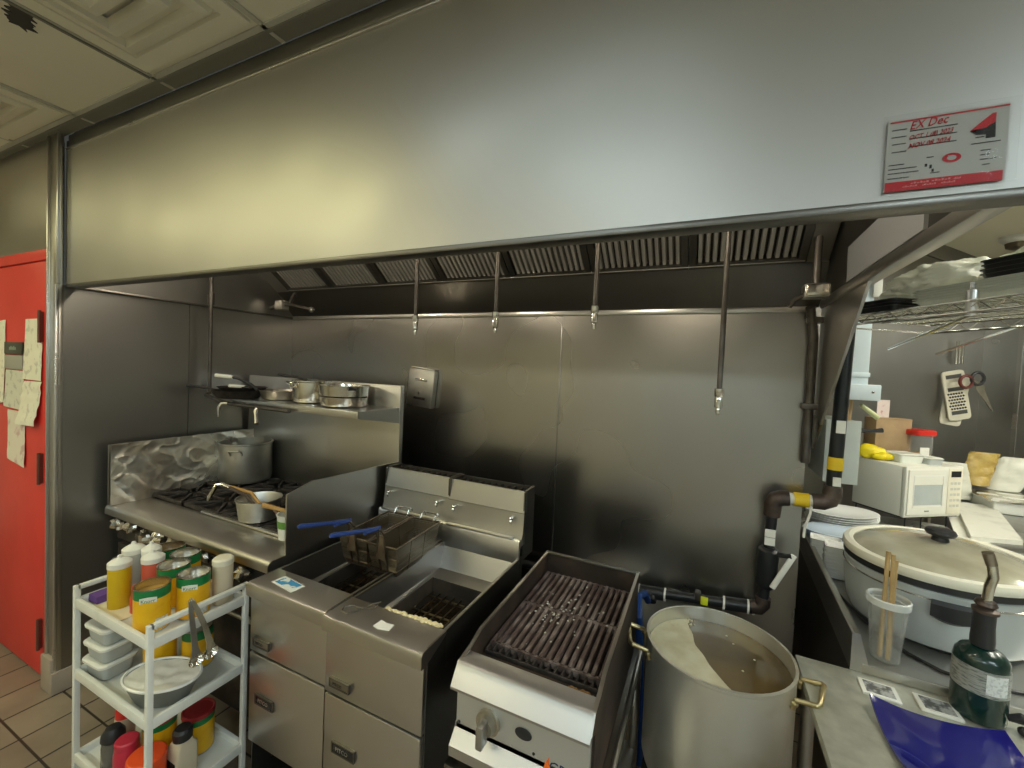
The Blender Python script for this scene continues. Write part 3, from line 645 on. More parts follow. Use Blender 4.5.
# ================================================================== FRYERS
FW = .394
def make_fryer(x0, y0, label):
    f = local('deep_fryer', label, 'deep fryer', (x0, y0, FZ), 0, 'deep fryers')
    H = .88; w = FW - .006
    def Bx(a, b, c, d, e, g, bev=0): return MB().box(a, b, c, d, e, g, bev)
    sd = MB().box(0, .004, .02, .70, .13, H); sd.box(w - .004, w, .02, .70, .13, H); sd.box(0, w, .69, .70, .13, H); sd.box(0, w, .02, .70, .13, .14); obj('cabinet', sd, S_DARK, f)
    lg = [(-.012, H - .048), (-.012, H - .010), (-.008, H - .003), (.0, H), (.112, H), (.112, H - .012), (.01, H - .048)]
    obj('front_ledge', MB().prism(lg, -.001, w + .001, 'x'), S_APP, f)
    obj('front_panel', Bx(.002, w - .002, .004, .022, .625, H - .048, .003), S_APP, f)
    obj('door', Bx(.004, w - .004, .002, .022, .285, .618, .004), S_APP, f)
    for bx, bz, bw, bh in ((.032, .668, .078, .022), (.05, .462, .09, .03)):
        b = obj('badge', Bx(bx, bx + bw, -.004, .004, bz - bh / 2, bz + bh / 2, .002), BLACKG if bz < .6 else mat('badge_steel', (.3, .28, .24), .35, 1.), f)
        fr_ = MB()
        for q in ((bx - .003, bx + bw + .003, bz + bh / 2, bz + bh / 2 + .004), (bx - .003, bx + bw + .003, bz - bh / 2 - .004, bz - bh / 2), (bx - .004, bx, bz - bh / 2, bz + bh / 2), (bx + bw, bx + bw + .004, bz - bh / 2, bz + bh / 2)): fr_.box(q[0], q[1], -.005, .004, q[2], q[3])
        obj('badge_frame', fr_, S_DARK, b)
        tx = text_mb('PITCO', bh * .62, Matrix.Translation((bx + bw * .16, -.0052, bz - bh * .22)) @ Matrix.Rotation(PI / 2, 4, 'X')); obj('lettering', tx, S_BRIGHT if bz < .6 else TAGBLK, b, smooth=False)
    # tank: rim walls, sloping inner skirt, dark well with oil
    tk = MB()
    tk.box(.0, .012, .112, .665, H - .12, H); tk.box(w - .012, w, .112, .665, H - .12, H)
    xi0, xi1, yi0, yi1 = .012, w - .012, .112, .66
    r0 = [(xi0, yi0, H - .008), (xi1, yi0, H - .008), (xi1, yi1, H - .008), (xi0, yi1, H - .008)]
    r1 = [(xi0 + .012, yi0 + .006, H - .10), (xi1 - .012, yi0 + .006, H - .10), (xi1 - .012, yi1 - .05, H - .10), (xi0 + .012, yi1 - .05, H - .10)]
    r2 = [(xi0 + .03, yi0 + .03, H - .115), (xi1 - .03, yi0 + .03, H - .115), (xi1 - .03, yi1 - .13, H - .105), (xi0 + .03, yi1 - .13, H - .105)]
    loft(tk, [r0, r1, r2], False, False); obj('tank', tk, S_WELL, f, smooth=False)
    wl_ = MB(); r3 = [(a, b, H - .26) for a, b, _ in r2]; loft(wl_, [r2, r3], False, True); obj('well', wl_, SOOT, f, smooth=False)
    obj('oil', MB().box(xi0 + .031, xi1 - .031, yi0 + .031, yi1 - .131, H - .21, H - .20), OIL, f)
    gr = MB()
    for k in range(9): gr.tube([(xi0 + .04 + k * (xi1 - xi0 - .08) / 8, yi0 + .035, H - .165), (xi0 + .04 + k * (xi1 - xi0 - .08) / 8, yi1 - .135, H - .165)], .003, 6)
    for k in range(4): gr.tube([(xi0 + .032, yi0 + .06 + k * .11, H - .171), (xi1 - .032, yi0 + .06 + k * .11, H - .171)], .004, 6)
    obj('well_screen', gr, mat('dark_screen_wire', (.10, .08, .05), .4, 1.), f)
    # flue riser: three bands, open black flue on top
    obj('flue_panel', MB().prism([(.655, H - .02), (.655, H + .075), (.662, H + .085), (.672, H + .085), (.672, H - .02)], .0, w, 'x'), S_BRIGHT, f)
    obj('flue_panel', MB().prism([(.672, H + .05), (.690, H + .10), (.700, H + .185), (.72, H + .185), (.72, H + .05)], .0, w, 'x'), S_APP, f)
    obj('flue_panel', MB().prism([(.698, H + .188), (.715, H + .278), (.722, H + .28), (.73, H + .188)], .0, w, 'x'), S_BRIGHT, f)
    fl_ = MB().box(0, .006, .70, .815, H - .02, H + .278); fl_.box(w - .006, w, .70, .815, H - .02, H + .278); fl_.box(0, w, .81, .815, H - .02, H + .278); fl_.box(0, .012, .715, .815, H + .272, H + .282); fl_.box(w - .012, w, .715, .815, H + .272, H + .282)
    obj('flue_box', fl_, S_DARK, f)
    fg = MB().box(.006, w - .006, .722, .81, H + .215, H + .225)
    for k in range(11): fg.box(.02 + k * .034, .026 + k * .034, .722, .81, H + .25, H + .268)
    obj('flue_grill', fg, SOOT, f)
    for hx in (.045, w - .05):
        obj('basket_hook', MB().tube([(hx, .695, H + .165), (hx, .668, H + .165), (hx, .664, H + .155), (hx, .672, H + .145)], .0055, 8).ball((hx, .672, H + .166), .011, 10), CHROME, f)
    obj('basket_rail', MB().box(.025, w - .03, .646, .668, H + .083, H + .092, .002), S_BRIGHT, f)
    for lx, ly in ((.05, .08), (w - .05, .08), (.05, .64), (w - .05, .64)): obj('leg', MB().cyl((lx, ly, 0), (lx, ly, .132), .016, .02, 12), S_APP, f)
    return f
fry = make_fryer(-1.462, .965, 'left deep fryer, with two wire baskets hung over its tank')
fry2 = dup(fry, (-1.462 + FW, .955, FZ), 'right deep fryer, with an open dark tank and crumbs on its ledge')
# wire baskets
BW = mesh_alpha_mat('woven_basket_mesh', (.30, .26, .20), 1., .0075, .4, .62)
def make_basket(lab):
    b = local('fry_basket', lab, 'fry basket', (0, 0, 0), 0, 'fry baskets')
    hx, L, D = .068, .315, .125                   # half width, length, depth; origin at the front middle of the rim
    ring = lambda z, fx, y0, y1: [(-hx * fx, y0, z), (hx * fx, y0, z), (hx * fx, y1, z), (-hx * fx, y1, z)]
    m = MB(); loft(m, [ring(0, 1, 0, L), ring(-D * .8, .84, .02, L - .012), ring(-D, .74, .034, L - .02)], False, True); obj('wire_mesh', m, BW, b, smooth=False)
    rm = MB().tube(ring(0, 1, 0, L), .0042, 8, True); rm.tube(ring(-D * .8, .85, .02, L - .012), .002, 6, True); rm.tube(ring(-D * .4, .93, .01, L - .006), .0016, 6, True)
    for y in (.1, .2): rm.tube([(-hx, y, 0), (-hx * .84, y, -D * .8), (-hx * .74, y, -D), (hx * .74, y, -D), (hx * .84, y, -D * .8), (hx, y, 0)], .0018, 6)
    obj('frame', rm, BASKET, b)
    ys = MB()
    for s in (-1, 1): ys.tube([(s * .016, .022, -D * .85), (s * .016, -.004, -.02), (s * .014, -.008, .05), (s * .010, -.03, .078)], .004, 8)
    ys.box(-.020, .020, -.006, -.002, -.05, .04)
    obj('handle_stem', ys, BASKET, b)
    obj('handle', MB().tube([(0, -.015, .078), (0, -.06, .085), (0, -.16, .110), (0, -.255, .134), (0, -.265, .135)], [.006, .0075, .0075, .008, .005], 10).tube([(0, -.03, .078), (0, -.10, .088)], [.0085, .0085], 10), BLUEH, b, label='blue coated handle')
    hk = MB()
    for s in (-1, 1): hk.tube([(s * .035, L, -.004), (s * .035, L + .015, .018), (s * .035, L + .038, .022), (s * .035, L + .046, .005)], .0035, 8)
    hk.tube([(-.035, L + .03, .022), (.035, L + .03, .022)], .003, 6)
    obj('hook', hk, CHROME, b)
    return b
bk1 = make_basket('left wire fry basket hung over the left fryer, thin dark blue handle'); bk1.location = (-1.243, 1.235, 1.02); bk1.rotation_euler = (0, 0, .07)
bk2 = dup(bk1, (-1.093, 1.235, 1.02), 'right wire fry basket over the left fryer, bright blue handle', rot=(0, 0, .07))
# litter on the ledges
t = thing('sticker', 'blue and white sticker on the ledge of the left fryer', 'sticker', (-1.32, 1.015, .911))
Ms = Matrix.Translation((-1.325, 1.015, .9112)) @ Matrix.Rotation(-.12, 4, 'Z')
obj('backing', MB().box(-.062, .062, -.026, .026, 0, .0012, 0, Ms), WHITEP, t)
obj('print', MB().box(-.05, .058, -.018, .022, .0012, .0018, 0, Ms), BLUEST, t)
solo('paper_scrap', MB().prism([(-.028, -.016), (-.005, -.022), (.03, -.012), (.026, .018), (.0, .014), (-.026, .02)], 0, .0015), PAPERW, 'small white paper scrap on the ledge of the right fryer', 'scrap', (-.86, .992, .911))
rg_ = MB().tube([(-.045 + 0, -.02, .002), (-.055, .0, .002), (-.04, .02, .002), (.0, .022, .002), (.035, .04, .004), (.04, .07, .01), (.015, .05, .006), (.0, .015, .002), (-.02, -.022, .002)], .0022, 8, True)
solo('wire_loop', rg_, mat('dull_wire', (.22, .2, .17), .4, 1.), 'bent wire loop lying across the ledge join of the fryers', 'wire', (-.985, 1.005, .911))
cr = MB(); rnd = random.Random(3)
for i in range(130):
    u = rnd.random(); x = -.93 + .215 * u; y = 1.068 + .022 * rnd.random() + .035 * max(0, u - .4) * rnd.random(); r = .003 + .007 * rnd.random() * (1 if u > .3 else .5)
    cr.ball((x, y, .905 + rnd.random() * .006 - max(0, y - 1.07) * .5), r, 6, .8)
solo('batter_crumbs', cr, BATTER, 'pile of pale batter crumbs on the inner edge of the right fryer', 'crumbs', kind='stuff')

# ================================================================== CHARBROILER
CX0, CX1, CY0, CY1 = -.582, -.196, .945, 1.70
cb = thing('charbroiler', 'small gas charbroiler with burnt grill bars between fryer and stockpot', 'grill', ((CX0 + CX1) / 2, 1.3, .60))
spf = [(.995, .66), (.995, .84), (.956, .862), (.982, .900), (1.04, .908), (1.10, .928), (1.70, .937), (1.70, .66)]
obj('side_panel', MB().prism(spf, CX0, CX0 + .008, 'x'), RUSTY, cb); obj('side_panel', MB().prism(spf, CX1 - .008, CX1, 'x'), RUSTY, cb)
ed = [(.954, .864), (.981, .904), (1.04, .912), (1.10, .932), (1.70, .941), (1.70, .936), (1.10, .927), (1.04, .907), (.985, .899)]
obj('side_edge', MB().prism(ed, CX0 - .001, CX0 + .009, 'x'), S_APP, cb); obj('side_edge', MB().prism(ed, CX1 - .009, CX1 + .001, 'x'), S_APP, cb)
obj('back_wall', MB().box(CX0, CX1, 1.69, 1.70, .66, .938), RUSTY, cb)
obj('back_edge', MB().box(CX0, CX1, 1.685, 1.704, .932, .941, .002), S_DARK, cb)
rl = [(.944, .848), (.943, .856), (.966, .890), (.974, .900), (.986, .906), (1.040, .898), (1.042, .850), (1.037, .850), (1.034, .890), (.986, .897), (.952, .850)]
obj('front_rail', MB().prism(rl, CX0 + .001, CX1 - .001, 'x'), S_RAIL, cb)
obj('crumb_ledge', MB().box(CX0 + .008, CX1 - .008, 1.042, 1.12, .842, .850), RUSTY, cb)
LTSTEEL = mat('satin_panel_steel', (.66, .68, .68), .42, .85)
obj('control_panel', MB().box(CX0 + .006, CX1 - .006, .974, .99, .715, .875), LTSTEEL, cb)
obj('panel_lip', MB().prism([(.974, .735), (.974, .722), (.945, .690), (.945, .662), (.952, .662), (.99, .70), (.99, .735)], CX0 + .002, CX1 - .002, 'x'), S_RAIL, cb)
obj('base', MB().box(CX0 + .005, CX1 - .005, .99, 1.69, .62, .66), SOOT, cb)
kx, kz = -.475, .778
kn = obj('knob', MB().cyl((kx, .974, kz), (kx, .962, kz), .034, .034, 28).cyl((kx, .962, kz), (kx, .945, kz), .028, .022, 28).xf(Matrix.Identity(4)), mat('worn_knob', (.42, .38, .30), .4, .8), cb)
obj('knob_grip', MB().box(kx - .010, kx + .010, .915, .950, kz - .036, kz + .026, .005), mat('worn_knob_grip', (.36, .34, .30), .4, .8), kn)
obj('sight_hole', MB().lathe([(0, 0), (.017, 0), (.019, .002), (.017, .003), (.0, .003)], 24, (0, 0, 0), 1.25, .85, Matrix.Translation((-.375, .9745, .785)) @ Matrix.Rotation(PI / 2, 4, 'X')), BLACK, cb)
obj('screw', MB().ball((-.568, .974, .74), .005, 8).ball((-.345, .974, .745), .004, 8), BLACK, cb)
lg_ = obj('logo_flame', MB().prism([(-.312, .700), (-.318, .716), (-.314, .735), (-.303, .755), (-.303, .738), (-.298, .728), (-.300, .708), (-.305, .700)], .972, .9745, 'y'), FLAME, cb)
obj('lettering', text_mb('CPG', .036, Matrix.Translation((-.303, .9735, .722)) @ Matrix.Rotation(PI / 2, 4, 'X')), mat('navy_print', (.02, .03, .09), .5), lg_, smooth=False)
# radiants glow-dark below the bars
obj('radiants', MB().box(CX0 + .02, CX1 - .02, 1.10, 1.68, .79, .81), SOOT, cb)
def grill(y0, y1, front):
    g = MB(); n = 16; xa, xb = CX0 + .016, CX1 - .016
    for k in range(n):
        x = xa + .008 + (xb - xa - .016) * k / (n - 1)
        g.prism([(x - .0075, .858), (x - .0055, .872), (x + .0055, .872), (x + .0075, .858), (x + .003, .848), (x - .003, .848)], y0 + .004, y1 - .004, 'y')
    g.box(xa, xb, y0, y0 + .010, .850, .868); g.box(xa, xb, y1 - .010, y1, .850, .868)
    o = obj('grill_section', g, GRATE, cb, smooth=False)
    if front:
        c = MB(); c.box(xa, xb, y0 - .034, y0 - .028, .840, .862, .001); c.box(xa, xb, y0 - .03, y0, .838, .842)
        for k in range(n + 1):
            x = xa + .002 + (xb - xa - .004) * k / n
            c.prism([(x - .005, .842), (x + .005, .842), (x + .0025, .864), (x - .0025, .864)], y0 - .03, y0 + .002, 'y')
        obj('comb_edge', c, CAST, o, smooth=False)
grill(1.145, 1.405, True); grill(1.405, 1.665, False)
gs = MB(); rnd = random.Random(11)
for i in range(70):
    x = -.42 + .05 * rnd.gauss(0, 1); y = 1.40 + .09 * rnd.gauss(0, 1)
    gs.ball((x, y, .873), .002 + .003 * rnd.random(), 6, .5)
solo('ash_flakes', gs, mat('pale_ash', (.50, .48, .42), .9), 'pale ash scattered on the middle of the grill bars', 'ash', kind='stuff')
rs = MB()
for i in range(60):
    x = -.225 - .075 * rnd.random(); y = 1.055 + .045 * rnd.random(); rs.ball((x, y, .854), .003 + .005 * rnd.random(), 6, .6)
solo('grease_crumbs', rs, mat('rusty_crumbs', (.30, .17, .07), .9), 'rusty crumbs in the front right corner of the charbroiler', 'crumbs', kind='stuff')
# stand below
st = thing('equipment_stand', 'steel stand carrying the charbroiler', 'stand', (-.39, 1.3, FZ))
obj('top_shelf', MB().box(-.60, -.165, .98, 1.72, .60, .62, .002).box(-.60, -.165, .955, .985, .575, .62, .002), S_DARK, st)
for x in (-.58, -.185):
    for y in (1.0, 1.70): obj('leg', MB().cyl((x, y, FZ), (x, y, .60), .018, n=12), S_APP, st)
obj('undershelf', MB().box(-.59, -.175, .99, 1.71, .22, .24, .002), S_APP, st)
obj('side_rail', MB().tube([(-.172, .985, .64), (-.172, 1.70, .64)], .008, 8), S_APP, st)

# ================================================================== STOCKPOT OF BROTH
PX, PY_, PR, PZ, PH = .085, 1.552, .224, .40, .43
bp_ = stockpot('stockpot', PX, PY_, PZ, PR, PH, 'very large stained aluminium stockpot of broth at the right end of the line', ALU_POT, BRASS, (3.35, -.30), .006, .003)
for o in bp_.children:
    if o.name.startswith('handle'): o['label'] = 'brass coloured loop handle'
BZ = .781
t = thing('broth', 'brown broth filling the very large stockpot, pale foam along its left side', 'broth', (PX, PY_, BZ - .01))
obj('liquid', MB().lathe([(0, BZ - .012), (PR - .0075, BZ - .012), (PR - .0075, BZ), (0, BZ)], 48, (PX, PY_, 0)), BROTH, t)
def foam_edge():
    pts = []
    for i in range(30):
        a = math.radians(118 + (292 - 118) * i / 29); pts.append((PX + (PR - .008) * math.cos(a), PY_ + (PR - .008) * math.sin(a)))
    ax, ay = pts[-1]; bx, by = pts[0]
    for i in range(1, 22):
        q = i / 22; nx = ax + (bx - ax) * q; ny = ay + (by - ay) * q
        w = -.034 * math.sin(PI * q) + .010 * noise.noise(Vector((q * 7, 0, 3))); dx, dy = bx - ax, by - ay; l = math.hypot(dx, dy)
        pts.append((nx + dy / l * w, ny - dx / l * w))
    return pts
obj('foam', MB().prism(foam_edge(), BZ - .002, BZ + .003), FOAM, t, label='pale foam on the broth')
fb = MB(); rnd = random.Random(5)
for i in range(26):
    q = rnd.random(); a = math.radians(112 + 30 * rnd.random()); rr = (PR - .012) * (1 - .16 * rnd.random()); fb.ball((PX + rr * math.cos(a), PY_ + rr * math.sin(a), BZ + .001), .0025 + .004 * rnd.random(), 8, .5)
for x, y in ((.14, 1.66), (.20, 1.60), (.16, 1.52), (.12, 1.70)): fb.ball((x, y, BZ + .001), .004, 8, .4)
obj('bubbles', fb, FOAM, t)
st2 = thing('stock_burner', 'low black stockpot burner stand under the very large stockpot', 'burner', (PX, PY_, FZ))
tp = MB()
for s in (-1, 1):
    tp.box(PX - .21, PX + .21, PY_ + s * .20 - .012, PY_ + s * .20 + .012, .36, .385); tp.box(PX + s * .20 - .012, PX + s * .20 + .012, PY_ - .21, PY_ + .21, .36, .385)
for k in range(4):
    m_ = Matrix.Translation((PX, PY_, 0)) @ Matrix.Rotation(PI * k / 4, 4, 'Z'); tp.box(-.19, .19, -.008, .008, .382, .398, 0, m_)
obj('top_frame', tp, CAST, st2)
obj('burner_head', MB().lathe([(0, .29), (.08, .29), (.085, .32), (.06, .34), (0, .345)], 24, (PX, PY_, 0)), CAST, st2)
for sx in (-1, 1):
    for sy in (-1, 1): obj('leg', MB().box(PX + sx * .20 - .015, PX + sx * .20 + .015, PY_ + sy * .20 - .015, PY_ + sy * .20 + .015, FZ, .36), CAST, st2)
obj('front_panel', MB().box(PX - .2, PX + .2, PY_ - .226, PY_ - .216, .18, .36, .003), SOOT, st2)

# ================================================================== GAS PIPES
gp = thing('gas_pipe', 'black gas pipe along the foot of the back wall behind the stockpot', 'pipe', (.05, 2.08, .60))
obj('pipe', MB().tube([(-1.4, 2.08, .655), (-.25, 2.08, .675), (.24, 2.08, .732)], .021, 14), PIPE_BLACK, gp)
obj('tee', MB().tube([(-.235, 2.08, .678), (-.12, 2.08, .688)], .029, 14).tube([(-.178, 2.08, .68), (-.178, 2.05, .655)], [.026, .026], 12), PIPE_BLACK, gp)
obj('tee', MB().tube([(.13, 2.08, .718), (.24, 2.08, .731)], .029, 14), PIPE_BLACK, gp)
for x, z in ((-.238, .677), (-.119, .689), (.128, .717), (.222, .728), (.243, .730)): obj('white_thread', MB().cyl((x - .004, 2.08, z), (x + .004, 2.08, z), .0305, n=14), WHITEP, gp, label='white sealing tape at the joint')
obj('tap', MB().box(.008, .034, 2.05, 2.085, .712, .75, .004), GREASY, gp)
obj('yellow_tag', MB().box(.034, .064, 2.045, 2.06, .70, .735, .003), mat('yellow_green_tag', (.70, .75, .03), .5), gp)
gv = thing('gas_riser', 'black gas riser with a white lever and yellow tape at the end of the wall', 'pipe', (.287, 2.05, .73))
obj('lower_pipe', MB().tube([(.275, 2.07, .76), (.287, 2.06, 1.16)], .021, 16), PIPE_BLACK, gv)
obj('elbow', MB().tube([(.235, 2.075, .735), (.262, 2.073, .74), (.274, 2.072, .76), (.276, 2.072, .79)], [.030, .031, .031, .029], 14), IRON, gv)
obj('valve_body', MB().tube([(.279, 2.068, .835), (.279, 2.068, .85), (.280, 2.066, .86), (.283, 2.064, 1.0), (.284, 2.064, 1.01)], [.030, .038, .040, .040, .030], 16), PIPE_BLACK, gv)
obj('lever', MB().box(-.011, .011, -.005, .005, -.085, .085, .003, Matrix.Translation((.332, 2.02, .935)) @ Matrix.Rotation(.42, 4, 'Y')), WHITEP, gv, label='white lever of the valve')
obj('lever_stem', MB().cyl((.30, 2.05, .99), (.36, 2.02, 1.005), .010, n=10), PIPE_BLACK, gv)
for z in (1.045, 1.08): obj('paper_tag', MB().box(.262, .30, 2.033, 2.038, z - .016, z + .016), WHITEP, gv, label='small white tag')
obj('elbow', MB().tube([(.286, 2.06, 1.15), (.288, 2.058, 1.20), (.296, 2.056, 1.222), (.318, 2.055, 1.232), (.342, 2.055, 1.234)], [.031, .033, .034, .033, .031], 16), IRON, gv)
obj('yellow_tape', MB().cyl((.358, 2.055, 1.235), (.410, 2.055, 1.237), .0285, n=16), YELLOW, gv, label='yellow tape on the short pipe')
obj('short_pipe', MB().cyl((.33, 2.055, 1.234), (.43, 2.055, 1.238), .024, n=16), WHITEP, gv)
obj('elbow', MB().tube([(.42, 2.055, 1.237), (.455, 2.055, 1.240), (.478, 2.055, 1.252), (.486, 2.055, 1.275), (.487, 2.055, 1.31)], [.031, .033, .034, .034, .031], 16), IRON, gv)
obj('upper_pipe', MB().tube([(.487, 2.055, 1.30), (.500, 2.07, 1.80), (.52, 2.09, 2.60)], .025, 16), PIPE_BLACK, gv)
obj('yellow_tape', MB().cyl((.4885, 2.056, 1.375), (.490, 2.058, 1.425), .0268, n=16), YELLOW, gv, label='yellow tape on the riser')
obj('paper_tag', MB().box(.478, .508, 2.028, 2.033, 1.525, 1.575), WHITEP, gv, label='small white tag')
obj('paper_tag', MB().box(.478, .504, 2.022, 2.028, 1.315, 1.35), WHITEP, gv, label='small white tag')
obj('cord', MB().tube([(.415, 2.03, 1.22), (.413, 2.03, 1.19), (.398, 2.03, 1.13), (.396, 2.03, 1.09)], .005, 8), WHITEP, gv)
hs = solo('gas_hose', MB().tube([(-.19, 2.04, .66), (-.20, 1.98, .72), (-.215, 1.88, .75), (-.20, 1.80, .70), (-.185, 1.78, .55), (-.18, 1.80, .40), (-.175, 1.82, .15), (-.17, 1.84, .05)], .016, 12), BLUEHOSE, 'blue coated gas hose behind the left handle of the stockpot', 'hose')

# ================================================================== RIGHT SIDE TABLES
lt = thing('low_table', 'scuffed low steel table at the right edge, under the blue plate', 'table', (.95, 1.2, FZ))
obj('tabletop', MB().box(.325, 1.7, .55, 1.672, .77, .80, .003), TABLE, lt)
for x, y in ((.36, .6), (1.65, .6), (.36, 1.62), (1.65, 1.62)): obj('leg', MB().cyl((x, y, FZ), (x, y, .77), .02, n=12), S_APP, lt)
ct = thing('prep_counter', 'steel prep counter with an upturned left edge, carrying the big cooker', 'counter', (.95, 2.6, FZ))
K = Matrix.Translation((.474, 1.672, 0)) @ Matrix.Rotation(-.045, 4, 'Z')      # local x to the right, y to the back
obj('worktop', MB().prism([(.012, .004), (.9, .004), (.9, 2.0), (.36, 2.0), (.012, 1.5)], .80, .83).xf(K), COUNTER, ct)
obj('front_lip', MB().box(.03, .90, -.002, .004, .801, .829, .001, K), S_APP, ct)
obj('upturned_edge', MB().prism([(.0, .80), (.0, .918), (.005, .922), (.020, .922), (.045, .83), (.06, .80)], .0, 1.5, 'y').xf(K), S_APP, ct)
obj('side_panel', MB().box(.0, .012, .02, 1.5, .12, .80, 0, K), S_DARK, ct)
for x, y in ((.05, .05), (.86, .05), (.05, 1.45), (.86, 1.95)): obj('leg', MB().cyl(K @ Vector((x, y, FZ)), K @ Vector((x, y, .80)), .02, n=12), S_APP, ct)
# big oval cooker
ck = thing('oval_cooker', 'big grey electric cooker with a steamy glass lid on the prep counter', 'cooker', (.837, 2.103, .83))
RK = Matrix.Translation((.837, 2.103, 0)) @ Matrix.Rotation(-.796, 4, 'Z')
ea, eb = .272, .322
def ell(prof, n=64): return MB().lathe(prof, n, (0, 0, 0), ea, eb, RK)
obj('body', ell([(0, .842), (.80, .842), (.88, .852), (.925, .88), (.965, .98), (.975, 1.045), (.955, 1.05), (.90, 1.05), (.86, .90), (0, .88)]), COOKER, ck)
obj('seam_line', ell([(.968, 1.018), (.982, 1.020), (.984, 1.024), (.972, 1.026)]), CHROME, ck)
obj('black_band', ell([(.95, 1.046), (.985, 1.054), (.988, 1.075), (.96, 1.08)]), BLACK, ck)
ld = obj('lid_rim', ell([(.90, 1.072), (.985, 1.073), (1.0, 1.082), (1.0, 1.094), (.985, 1.104), (.93, 1.108), (.885, 1.102), (.88, 1.085)]), LIDRIM, ck)
obj('lid_glass', ell([(.888, 1.098), (.80, 1.112), (.6, 1.128), (.35, 1.140), (.12, 1.146), (0, 1.147), (0, 1.141), (.6, 1.12), (.888, 1.090)]), LIDGLASS, ck)
obj('lid_knob', MB().lathe([(0, 1.142), (.026, 1.142), (.024, 1.155), (.022, 1.162), (.040, 1.168), (.045, 1.178), (.040, 1.188), (.02, 1.193), (0, 1.194)], 28, (.835, 2.10, 0)), BLACK, ck)
def cooker_handle(ang):
    h = MB(); c = RK
    pts = []
    for i in range(9):
        a = ang + (i - 4) * .048; k = 1.0
        pts.append((a, k))
    top = [c @ Vector((ea * .962 * math.cos(a), eb * .962 * math.sin(a), 1.026)) for a, _ in pts]
    out = [c @ Vector((ea * 1.09 * math.cos(a), eb * 1.09 * math.sin(a), 1.022)) for a, _ in pts]
    lo = [c @ Vector((ea * 1.10 * math.cos(a), eb * 1.10 * math.sin(a), .985 - .010 * math.sin(PI * i / 8))) for i, (a, _) in enumerate(pts)]
    lo2 = [c @ Vector((ea * .955 * math.cos(a), eb * .955 * math.sin(a), .966 - .014 * math.sin(PI * i / 8))) for i, (a, _) in enumerate(pts)]
    rings = [[top[i], out[i], lo[i], lo2[i]] for i in range(9)]
    return loft(h, rings)
obj('handle', cooker_handle(-.93), BLACK, ck); obj('handle', cooker_handle(-.80 + PI), BLACK, ck)
ft = MB()
for k in range(4): a = .78 + k * PI / 2; p = RK @ Vector((ea * .7 * math.cos(a), eb * .7 * math.sin(a), 0)); ft.cyl((p.x, p.y, .83), (p.x, p.y, .845), .02, n=12)
obj('feet', ft, BLACK, ck)
solo('power_cord', MB().tube([(.52, 2.33, .835), (.545, 2.26, .835), (.56, 2.15, .835), (.575, 2.05, .835), (.60, 1.92, .835), (.66, 1.80, .835), (.72, 1.74, .835), (.80, 1.72, .835), (.95, 1.74, .835), (1.2, 1.8, .835)], .005, 8), BLACK, 'black power cord lying on the counter in front of the big cooker', 'cord')
# cup with bamboo sticks
ux, uy = .578, 1.735
t = thing('plastic_cup', 'clear ribbed plastic cup standing before the big cooker', 'cup', (ux, uy, .83))
obj('cup_wall', MB().lathe([(0, .831), (.036, .831), (.038, .835), (.051, 1.02), (.0495, 1.02), (.0365, .838), (0, .835)], 40, (ux, uy, 0)), CLEAR, t)
obj('rim', MB().lathe([(.050, 1.012), (.056, 1.014), (.057, 1.034), (.053, 1.037), (.050, 1.030)], 40, (ux, uy, 0)), mat('frosted_rim', (.72, .75, .73), .25, trans=.2, alpha=.9), t)
for i, (bx, by, tx, ty, zt, r) in enumerate(((-.012, .0, .0, .03, 1.175, .0065), (.004, -.012, .012, .025, 1.168, .006), (.012, .008, .022, .028, 1.15, .0055))):
    solo('bamboo_stick', MB().tube([(ux + bx, uy + by, .838), (ux + tx, uy + ty, zt)], r, 8), WOODB, ['brown bamboo stick in the clear cup, the tallest at the left', 'brown bamboo stick in the clear cup, the middle one', 'shorter brown bamboo stick in the clear cup at the right'][i], 'stick', group='sticks in the cup')
# gas torch
gx, gy = .748, 1.615
t = thing('gas_torch', 'dark green gas canister with a torch head and bent steel nozzle', 'torch', (gx, gy, .80))
obj('canister', MB().lathe([(0, .803), (.050, .801), (.056, .806), (.057, .815), (.057, .955), (.054, .975), (.044, .990), (.030, .998), (.02, 1.002), (0, 1.003)], 40, (gx, gy, 0)), GREENT, t)
def wrap(a0, a1, z0, z1, r=.0575, n=14):
    m = MB(); o = []
    for i in range(n + 1):
        a = math.radians(a0 + (a1 - a0) * i / n); o.append(((gx + r * math.cos(a), gy + r * math.sin(a)), (gx + (r - .001) * math.cos(a), gy + (r - .001) * math.sin(a))))
    loft(m, [[(p[0], p[1], z0), (p[0], p[1], z1), (q[0], q[1], z1), (q[0], q[1], z0)] for p, q in o]); return m
obj('label_band', wrap(150, 370, .885, .955, .0574, 30), LABELG, t, label='printed grey label round the canister')
obj('white_label', wrap(258, 306, .894, .948, .0582), LABELW, t, label='white warning label')
obj('torch_body', MB().lathe([(.018, .998), (.025, 1.003), (.0255, 1.02), (.023, 1.06), (.0235, 1.095), (.020, 1.10), (0, 1.10)], 24, (gx - .001, gy, 0)), BLACK, t)
obj('regulator', MB().lathe([(.020, 1.095), (.028, 1.098), (.028, 1.106), (.018, 1.112), (.024, 1.120), (.020, 1.130), (0, 1.132)], 24, (gx, gy, 0)), IRON, t)
obj('nozzle', MB().tube([(gx, gy, 1.125), (gx + .004, gy, 1.17), (gx + .010, gy, 1.20), (gx + .004, gy - .004, 1.23), (gx - .006, gy - .006, 1.262)], [.0105, .0115, .0115, .0115, .012], 14), STEELPAN, t)
obj('nozzle_tip', MB().tube([(gx + .003, gy - .004, 1.234), (gx - .0075, gy - .006, 1.268)], [.0125, .013], 14), mat('burnt_nozzle', (.35, .30, .24), .4, 1.), t)
